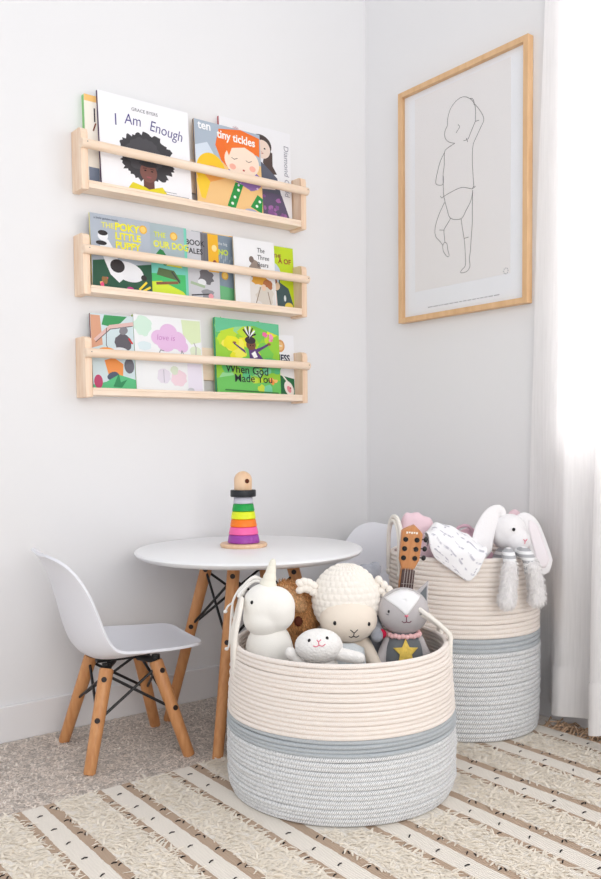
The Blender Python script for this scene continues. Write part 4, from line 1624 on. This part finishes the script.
blob('body', [((.010, .012, .24), (.038, .036, .065)), ((.005, .015, .11), (.034, .033, .10)), ('limb', (.045, -.012, .302), (.085, -.010, .292), .015, .014), ((-.060, -.008, .304), (.013, .012, .015)), ('limb', (-.03, 0, .275), (-.058, -.006, .298), .012, .011)], NUB, L_, .005, 4)

# cat
CATG = mat('mauve_grey_cotton', (190, 185, 186), .9, .1, sheen=.2, bump=.15, bscale=350)
CATD = mat('charcoal_cotton', (116, 120, 124), .9, .1, bump=.2, bscale=350)
CATW = mat('white_cotton', (240, 239, 240), .9, .1)
K_ = toy('plush_cat', 'grey plush cat in a charcoal dress with a yellow star', 'plush toy', (-0.628, -0.822))
kc, kr = (0, 0, .366), (.0575, .046, .053)
m = MB()
m.ell(kc, kr, 40, 26)
hd = m.build('head', CATG, K_)
patch(hd, 'white_blaze', kc, kr, [(-.044, .398), (-.034, .4050), (-.022, .4120), (-.008, .4165), (.008, .4165), (.022, .4120), (.036, .4030), (.022, .388), (.010, .374), (.001, .365), (-.008, .374), (-.024, .386)], CATW, .0010, centre=(0, .398))
for sx in (-1, 1):
    m = MB()
    e = [(sx * .026, .404), (sx * .058, .4335), (sx * .0560, .378)]
    if sx < 0:
        e = [(-.030, .398), (-.050, .416), (-.052, .382)]
    m.prism([(a, b_) for a, b_ in (e if sx < 0 else e[::-1])], .004 if sx > 0 else .012, .014 if sx > 0 else .022)
    er = m.build('ear', CATG, hd, bevel=.003, subsurf=0)
    if sx < 0:
        continue
    m = MB()
    m.prism([(sx * .037, .403), (sx * .0535, .4225), (sx * .0530, .388)], .0025, .0038)
    m.build('ear_lining', CATD, er, smooth=False)
eye(hd, kc, kr, -.036, .372, .0034)
eye(hd, kc, kr, .035, .372, .0034)
m = MB()
m.ell((.002, ell_y(kc, kr, .002, .364, 0), .364), (.0045, .002, .0032), 10, 8)
m.build('nose', PINKT, hd)
stitch(hd, kc, kr, [[(.002, .361), (.002, .350)], [(-.008, .352), (-.003, .3485), (.002, .350), (.008, .3485), (.013, .352)]], mat('plum_thread', (120, 70, 84), .7, .2), .0009)
stitch(hd, kc, kr, [[(-.042, .366), (-.036, .3645)], [(.032, .3645), (.038, .366)]], CATD, .0008, 'lashes')
bc, br_ = (0, 0, .262), (.050, .040, .068)
bd = blob('body', [(bc, br_), ((0, 0, .13), (.044, .038, .12))], CATD, K_, .005, 3)
for sx in (-1, 1):
    blob('arm', [('limb', (sx * .034, -.004, .300), (sx * .056, -.014, .245), .013, .015)], CATG, K_, .004, 3)
m = MB()
for k in range(26):
    a = 2 * math.pi * k / 26
    m.ell((.036 * math.cos(a), .032 * math.sin(a), .3135 + .0015 * (k % 2)), (.0062, .0062, .0058), 10, 8)
m.build('collar_frill', mat('pink_pompom', (244, 196, 196), .9, .1), K_)
star = []
for k in range(10):
    a = math.pi / 2 + k * math.pi / 5
    q = .0290 if k % 2 == 0 else .0140
    star.append((q * math.cos(a) + .001, .281 + q * math.sin(a)))
patch(bd, 'star', bc, (br_[0], br_[1] + .001, br_[2]), star, mat('yellow_velvet', (240, 206, 100), .6, .2, vary=.18, scale=120), .0030, centre=(.001, .281))

# brown plush dog
BROWN = mat('brown_fur_skin', (196, 142, 92), .9, .1, sheen=.2)
BROWNF = fibre('caramel_fur', (226, 172, 118), .42, .3)
D_ = toy('plush_dog', 'caramel brown furry plush dog behind the unicorn and the sheep', 'plush toy', (-0.778, -0.622))
bd = blob('body', [((.008, .0, .352), (.050, .044, .052)), ((.012, -.020, .335), (.032, .028, .028)), ((-.010, -.012, .400), (.040, .018, .019), Euler((0, .75, 0))), ((-.022, .004, .385), (.034, .03, .034)), ((0, 0, .24), (.048, .042, .075)), ((0, 0, .12), (.042, .04, .115)), ((-.03, -.02, .315), (.03, .022, .02))], BROWN, D_, .005, 3)
fur(bd, 'fur', 6500, .014, .0020, BROWNF, .7, .9, zmin=.25)
EARF = fibre('light_caramel_fur', (240, 196, 148), .35, .3)
de = blob('ear', [((-.010, -.052, .394), (.036, .013, .018), Euler((0, .72, 0)))], BROWN, bd, .004, 3)
fur(de, 'fur', 2600, .012, .0019, EARF, .75, .9)
m = MB()
m.ell((.004, -.048, .340), (.010, .008, .012), 14, 10)
m.build('nose', mat('dark_brown_felt', (92, 44, 28), .7, .2), bd)

# bunny in the rear basket
BUN = mat('white_plush', (244, 241, 242), .9, .1, sheen=.3, bump=.3, bscale=260)
N_ = toy('plush_bunny', 'white long eared plush bunny hanging its paws over the rear basket rim', 'plush toy', (-0.196, -0.775), z=TOYZ)
nz0 = TOYZ
def BL(p_):
    """world -> bunny local"""
    q = Matrix.Rotation(-ROT, 3, 'Z') @ (Vector(p_) - Vector((-0.196, -0.775, nz0)))
    return tuple(q)


hz = .510
hc_, hr_ = (-.002, -.004, hz + .006), (.043, .042, .043)
hd = blob('head', [(hc_, hr_), ((.014, -.024, hz - .019), (.033, .032, .030)), ((-.010, -.002, hz - .008), (.040, .038, .036))], BUN, N_, .0035, 6)
m = MB()
m.ell((-.002, -.0475, hz + .012), (.0042, .003, .0046), 12, 8)
m.build('eye', EYE, hd)
m = MB()
m.tube(catmull([(.021, -.0555, hz - .012), (.025, -.0555, hz - .017), (.031, -.053, hz - .012)], 4), .0011, 6)
m.tube([(.025, -.0555, hz - .017), (.024, -.0555, hz - .024)], .0010, 6)
m.build('nose', PINKT, hd)
for sd, pts, wd in (('l', [(-.018, .0, hz + .042), (-.030, -.002, hz + .056), (-.050, -.010, hz + .044), (-.070, -.024, hz + .008), (-.084, -.040, hz - .038), (-.088, -.042, hz - .064)], [.010, .016, .022, .027, .028, .012]),
                    ('r', [(.020, .004, hz + .034), (.036, .0, hz + .038), (.054, -.004, hz + .020), (.066, -.012, hz - .022), (.074, -.036, hz - .072), (.076, -.038, hz - .104)], [.008, .014, .019, .024, .027, .012])):
    P_ = catmull(pts, 5)
    ws = np.interp(np.linspace(0, len(pts) - 1, len(P_)), range(len(pts)), wd)
    rows = []
    for i, p_ in enumerate(P_):
        t_ = (P_[min(i + 1, len(P_) - 1)] - P_[max(i - 1, 0)]).normalized()
        side = Vector((0, -1, 0)).cross(t_)
        side = side.normalized() if side.length > 1e-4 else Vector((1, 0, 0))
        nrm = t_.cross(side)
        w_ = ws[i] * (1 if 0 < i < len(P_) - 1 else .5)
        rows.append([p_ + side * (w_ * math.cos(a)) + nrm * (.0075 * math.sin(a)) for a in np.linspace(0, 2 * math.pi, 20, endpoint=False)])
    m = MB()
    m.grid(rows, wrap=True)
    n = len(m.v)
    m.f.append(tuple(range(19, -1, -1)))
    m.f.append(tuple(range(n - 20, n)))
    m.mi += [0, 0]
    er = m.build('ear', BUN, hd)
    m = MB()
    rows = []
    for i in range(8, len(P_) - 3):
        p_ = P_[i]
        t_ = (P_[i + 1] - P_[i - 1]).normalized()
        side = Vector((0, -1, 0)).cross(t_).normalized()
        nrm = t_.cross(side)
        if nrm.y > 0:
            nrm = -nrm
        w_ = ws[i] * .62 * min(1, (i - 7) / 4, (len(P_) - 3 - i) / 3)
        rows.append([p_ + side * (w_ * q) + nrm * (.0083 - .0010 * abs(q)) for q in np.linspace(-1, 1, 7)])
    if sd == 'r':
        m.grid(rows)
        m.build('ear_lining', mat('blush_velour', (244, 236, 239), .85, .1, sheen=.2), er, solid=.001)
BW = mat('grey_white_stripe', (226, 226, 228), .9, .1)
def stripe_mat():
    m_ = bpy.data.materials.new('grey_striped_jersey')
    m_.use_nodes = True
    nt = m_.node_tree
    b_ = nt.nodes['Principled BSDF']
    b_.inputs['Roughness'].default_value = .9
    tc = nt.nodes.new('ShaderNodeTexCoord')
    w = nt.nodes.new('ShaderNodeTexWave')
    w.bands_direction = 'Z'
    w.inputs['Scale'].default_value = 21
    w.inputs['Distortion'].default_value = 0
    nt.links.new(tc.outputs['Object'], w.inputs['Vector'])
    rp = nt.nodes.new('ShaderNodeValToRGB')
    rp.color_ramp.interpolation = 'CONSTANT'
    rp.color_ramp.elements[0].color = (*lin((178, 178, 182)), 1)
    rp.color_ramp.elements[1].position = .5
    rp.color_ramp.elements[1].color = (*lin((240, 240, 241)), 1)
    nt.links.new(w.outputs['Fac'], rp.inputs[0])
    nt.links.new(rp.outputs[0], b_.inputs['Base Color'])
    return m_


STR = stripe_mat()
blob('body', [((0, .010, hz - .085), (.046, .040, .055)), ((0, .02, .25), (.046, .044, .15)), ((0, .02, .10), (.046, .044, .10))], STR, N_, .006, 4)
PAWF = mat('white_long_fur', (248, 245, 244), .9, .1, island=.12)
for pts in ([(-.250, -.812, .480), (-.2900, -.846, .489), (-.3040, -.861, .472), (-.3090, -.862, .452)], [(-.215, -.818, .480), (-.248, -.862, .489), (-.2460, -.876, .470), (-.2440, -.877, .450)]):
    loc_ = [BL(p_) for p_ in pts]
    P_ = catmull(loc_, 4)
    el = [(tuple(p_), (.0165, .0165, .0165)) for p_ in P_]
    blob('sleeve', el, STR, N_, .0035, 4)
for pts in ([(-.3090, -.866, .462), (-.3150, -.867, .420), (-.3200, -.865, .378)], [(-.2440, -.882, .460), (-.2320, -.884, .415), (-.2260, -.883, .376)]):
    loc_ = [BL(p_) for p_ in pts]
    P_ = catmull(loc_, 5)
    n_ = len(P_)
    el = [(tuple(p_), (.0175 + .004 * i / n_,) * 3) for i, p_ in enumerate(P_)]
    pw = blob('paw', el, BUN, N_, .0035, 4)
    fur(pw, 'fur', 1500, .014, .0018, PAWF, .75, 1.0)

# ------------------------------------------------------------------ ukulele
UKW = mat('ukulele_wood', (212, 150, 100), .4, .4, scale=14, stretch=(9, 9, 1), dark=(190, 124, 76))
FRET = mat('dark_fretboard', (104, 84, 82), .5, .3, scale=20, stretch=(30, 30, 1), dark=(78, 60, 58))
uk = thing('toy_ukulele', 'small wooden ukulele with black tuning pegs standing up behind the grey cat', 'ukulele', (-0.571, -0.700, TOYZ + .001), R(-30), ry=R(5.0), rx=R(7.5))
m = MB()
outl = []
for k in range(48):
    a = 2 * math.pi * k / 48
    z_ = .115 * (1 - math.cos(a)) / 1
    z_ = .23 * (1 - math.cos(a)) / 2
    s_ = math.sin(a)
    wv = .075 - .022 * (z_ / .23) - .016 * math.exp(-((z_ - .135) / .03) ** 2)
    outl.append((math.copysign(abs(s_) ** .7, s_) * wv, z_))
m.prism(outl, -.018, .022)
bd = m.build('body', UKW, uk, bevel=.003, smooth=False)
m = MB()
m.tube([(0, -.0178, .15), (0, -.0186, .15)], .022, 24)
m.build('sound_hole', DARKHOLE, bd)
NZ0, NZ1 = .225, .458
m = MB()
m.prism([(-.0155, NZ0), (.0155, NZ0), (.0145, NZ1), (-.0145, NZ1)], -.010, .008)
m.build('neck', UKW, uk, bevel=.003, smooth=False)
m = MB()
m.prism([(-.0165, .165), (.0165, .165), (.0140, NZ1 - .002), (-.0140, NZ1 - .002)], -.0215, -.0185)
m.prism([(-.0150, .22), (.0150, .22), (.0140, NZ1 - .002), (-.0140, NZ1 - .002)], -.0185, -.0102)
fb = m.build('fretboard', FRET, uk, smooth=False)
m = MB()
for k in range(9):
    zf = .20 + .028 * k
    m.box(-.0145, .0145, -.0222, -.0216, zf, zf + .0012)
m.build('frets', mat('fret_metal', (190, 186, 180), .3, .6, metal=.8), fb, smooth=False)
for k, dx in enumerate((-.0095, -.0032, .0032, .0095)):
    m = MB()
    m.tube([(dx, -.0232, .10), (dx, -.0232, NZ1 + .004)], .0006, 5)
    m.build('string', mat('nylon_string', (206, 196, 190), .4, .4), uk)
m = MB()
m.prism([(-.0150, NZ1), (.0150, NZ1), (.0245, NZ1 + .022), (.0255, NZ1 + .084), (.0185, NZ1 + .092), (.004, NZ1 + .104), (-.0165, NZ1 + .094), (-.0240, NZ1 + .088), (-.0220, NZ1 + .020)], -.012, .003)
hs_ = m.build('headstock', UKW, uk, bevel=.0015, smooth=False)
m = MB()
for k in range(5):
    xx = -.0145 + .0058 * k
    m.box(xx, xx + .0040, -.0126, -.0121, NZ1 + .0835 + .0012 * (k % 2), NZ1 + .0885)
m.build('logo', mat('white_print', (244, 238, 228), .6, .2), hs_, smooth=False)
for k in range(3):
    zz = NZ1 + .026 + .022 * k
    for xx in (-.0145, .0125):
        m = MB()
        m.tube([(xx, -.0118, zz), (xx, -.0155, zz)], .0058, 14)
        m.tube([(xx, -.0150, zz), (xx, -.0190, zz)], .0030, 10)
        m.build('tuning_post', BLACK, uk)
    m = MB()
    m.tube([(.0235, -.004, zz), (.0330, -.004, zz)], .0018, 8)
    m.ell((.0360, -.004, zz), (.0055, .0035, .0065), 12, 8)
    m.build('tuning_peg', BLACK, uk)

# ------------------------------------------------------------------ cloths in the rear basket
PINKC = mat('pink_muslin', (236, 206, 214), .9, .1, sheen=.2, bump=.25, bscale=90)
def pillow_cloth(name, label, cat, pts, m_, group=None):
    """soft bundled cloth: closed crumpled volume; pts = list of (centre, radii, euler)"""
    return None


pk = thing('pink_cloth', 'pale pink cloth bunched up behind the ukulele head', 'cloth', (-0.345, -0.600, TOYZ), ROT)
bl = blob('folds', [((-.004, 0, .445), (.062, .040, .055)), ((-.040, .0, .495), (.020, .024, .068), Euler((0, .05, 0))), ((-.026, -.002, .522), (.026, .022, .044), Euler((0, .5, 0))), ((-.004, -.004, .505), (.030, .026, .050), Euler((0, .55, 0))), ((.020, .0, .480), (.032, .030, .040)), ((-.045, -.012, .46), (.014, .016, .05)), ((.0, 0, .36), (.070, .05, .08)), ((.01, 0, .2), (.07, .06, .19))], PINKC, pk, .005, 10)
pk2 = thing('pink_bag', 'dusky pink cloth bag tucked between the printed cloth and the bunny', 'bag', (-0.232, -0.668, TOYZ + .022), ROT)
DUSK = mat('dusky_pink_cotton', (214, 176, 190), .9, .1, sheen=.2, bump=.2, bscale=90)
blob('bag_body', [((.0, .0, .455), (.040, .028, .040)), ((.02, 0, .37), (.06, .04, .08)), ((.01, 0, .2), (.06, .05, .19))], DUSK, pk2, .005, 3)
m = MB()
m.tube(catmull([(-.040, -.012, .450), (-.036, -.016, .492), (-.012, -.022, .502), (.004, -.020, .486), (-.006, -.024, .462), (-.020, -.024, .440)], 5), .0045, 8)
m.build('strap', DUSK, pk2)
pk3 = thing('pink_scarf', 'pale pink cloth peeking out behind the bunny head', 'cloth', (-0.092, -0.706, TOYZ), ROT)
blob('folds', [((0, 0, .535), (.020, .016, .026)), ((-.01, 0, .50), (.036, .022, .040)), ((.005, 0, .42), (.04, .03, .07)), ((0, 0, .22), (.04, .04, .20))], PINKC, pk3, .005, 3)

# printed muslin square draped over the rim
def muslin_mat():
    m_ = bpy.data.materials.new('printed_muslin')
    m_.use_nodes = True
    nt = m_.node_tree
    b_ = nt.nodes['Principled BSDF']
    b_.inputs['Roughness'].default_value = .9
    b_.inputs['Specular IOR Level'].default_value = .1
    uv = nt.nodes.new('ShaderNodeUVMap')
    uv.uv_map = 'cloth'
    w = nt.nodes.new('ShaderNodeTexWave')
    w.bands_direction = 'DIAGONAL'
    w.inputs['Scale'].default_value = 2.4
    w.inputs['Distortion'].default_value = 1.0
    w.inputs['Detail'].default_value = 2
    nt.links.new(uv.outputs[0], w.inputs['Vector'])
    v = nt.nodes.new('ShaderNodeTexVoronoi')
    v.inputs['Scale'].default_value = 7
    nt.links.new(uv.outputs[0], v.inputs['Vector'])
    nz = nt.nodes.new('ShaderNodeTexNoise')
    nz.inputs['Scale'].default_value = 9
    nt.links.new(uv.outputs[0], nz.inputs['Vector'])
    r1 = nt.nodes.new('ShaderNodeValToRGB')
    r1.color_ramp.elements[0].position = .02
    r1.color_ramp.elements[0].color = (1, 1, 1, 1)
    r1.color_ramp.elements[1].position = .14
    r1.color_ramp.elements[1].color = (0, 0, 0, 1)
    nt.links.new(w.outputs['Fac'], r1.inputs[0])
    r2_ = nt.nodes.new('ShaderNodeValToRGB')
    r2_.color_ramp.elements[0].position = .10
    r2_.color_ramp.elements[0].color = (1, 1, 1, 1)
    r2_.color_ramp.elements[1].position = .16
    r2_.color_ramp.elements[1].color = (0, 0, 0, 1)
    nt.links.new(v.outputs['Distance'], r2_.inputs[0])
    r3 = nt.nodes.new('ShaderNodeValToRGB')
    r3.color_ramp.elements[0].position = .45
    r3.color_ramp.elements[1].position = .58
    nt.links.new(nz.outputs['Fac'], r3.inputs[0])
    mu = nt.nodes.new('ShaderNodeMath')
    mu.operation = 'MULTIPLY'
    nt.links.new(r1.outputs[0], mu.inputs[0])
    nt.links.new(r3.outputs[0], mu.inputs[1])
    mxm = nt.nodes.new('ShaderNodeMath')
    mxm.operation = 'MAXIMUM'
    nt.links.new(mu.outputs[0], mxm.inputs[0])
    nt.links.new(r2_.outputs[0], mxm.inputs[1])
    mx_ = nt.nodes.new('ShaderNodeMix')
    mx_.data_type = 'RGBA'
    mx_.inputs[6].default_value = (*lin((248, 247, 249)), 1)
    mx_.inputs[7].default_value = (*lin((196, 194, 204)), 1)
    nt.links.new(mxm.outputs[0], mx_.inputs[0])
    nt.links.new(mx_.outputs[2], b_.inputs['Base Color'])
    return m_


# surface through hand-placed rows (top edge inside the basket -> over rim -> outside)
rows_w = [
    [(-0.385, -0.660, .500), (-0.360, -0.660, .520), (-0.330, -0.675, .525), (-0.300, -0.690, .505), (-0.280, -0.705, .490)],
    [(-0.402, -0.668, .535), (-0.372, -0.675, .556), (-0.338, -0.692, .552), (-0.306, -0.712, .532), (-0.287, -0.725, .512)],
    [(-0.426, -0.705, .534), (-0.398, -0.718, .540), (-0.366, -0.736, .534), (-0.334, -0.758, .520), (-0.306, -0.775, .506)],
    [(-0.429, -0.713, .505), (-0.410, -0.740, .502), (-0.386, -0.768, .498), (-0.360, -0.796, .494), (-0.334, -0.816, .497)],
    [(-0.4250, -0.7200, .487), (-0.4105, -0.7420, .475), (-0.3930, -0.7680, .462), (-0.3720, -0.7930, .455), (-0.3480, -0.8140, .470)],
    [(-0.4225, -0.7230, .480), (-0.4080, -0.7450, .460), (-0.3915, -0.7700, .440), (-0.3735, -0.7920, .424), (-0.3560, -0.8080, .448)],
]
def surf(rows, su, sv):
    g1 = [catmull(r_, su) for r_ in rows]
    cols = [catmull([tuple(g1[i][j]) for i in range(len(rows))], sv) for j in range(len(g1[0]))]
    return [[cols[j][i] for j in range(len(cols))] for i in range(len(cols[0]))]


G = surf(rows_w, 6, 6)
rr = random.Random(6)
for i, row in enumerate(G):
    for j, p_ in enumerate(row):
        w_ = .0022 * math.sin(j * .9 + i * .35) + .0016 * math.sin(i * .8 - j * .5)
        if i < len(G) * .62:
            p_.z += w_
        d_ = Vector((p_.x - B2[0], p_.y - B2[1], 0))
        if i >= len(G) * .55:
            dn = d_.normalized()
            need = .2065 + .0015 * (1 + math.sin(j * .7 + i * .2))
            if d_.length < need:
                p_.x, p_.y = B2[0] + dn.x * need, B2[1] + dn.y * need
mm_, nn_ = len(G), len(G[0])
me = bpy.data.meshes.new('printed_cloth')
me.from_pydata([tuple(p_) for row in G for p_ in row], [], [(i * nn_ + j, i * nn_ + j + 1, (i + 1) * nn_ + j + 1, (i + 1) * nn_ + j) for i in range(mm_ - 1) for j in range(nn_ - 1)])
ul = me.uv_layers.new(name='cloth')
for lp in me.loops:
    i, j = divmod(lp.vertex_index, nn_)
    ul.data[lp.index].uv = (i / nn_ * 1.2, -j / nn_)
me.polygons.foreach_set('use_smooth', [True] * len(me.polygons))
me.materials.append(muslin_mat())
mus = link('printed_cloth', me, None, solid=.002)
tag(mus, 'white muslin cloth with grey print draped over the rear basket rim', 'cloth')
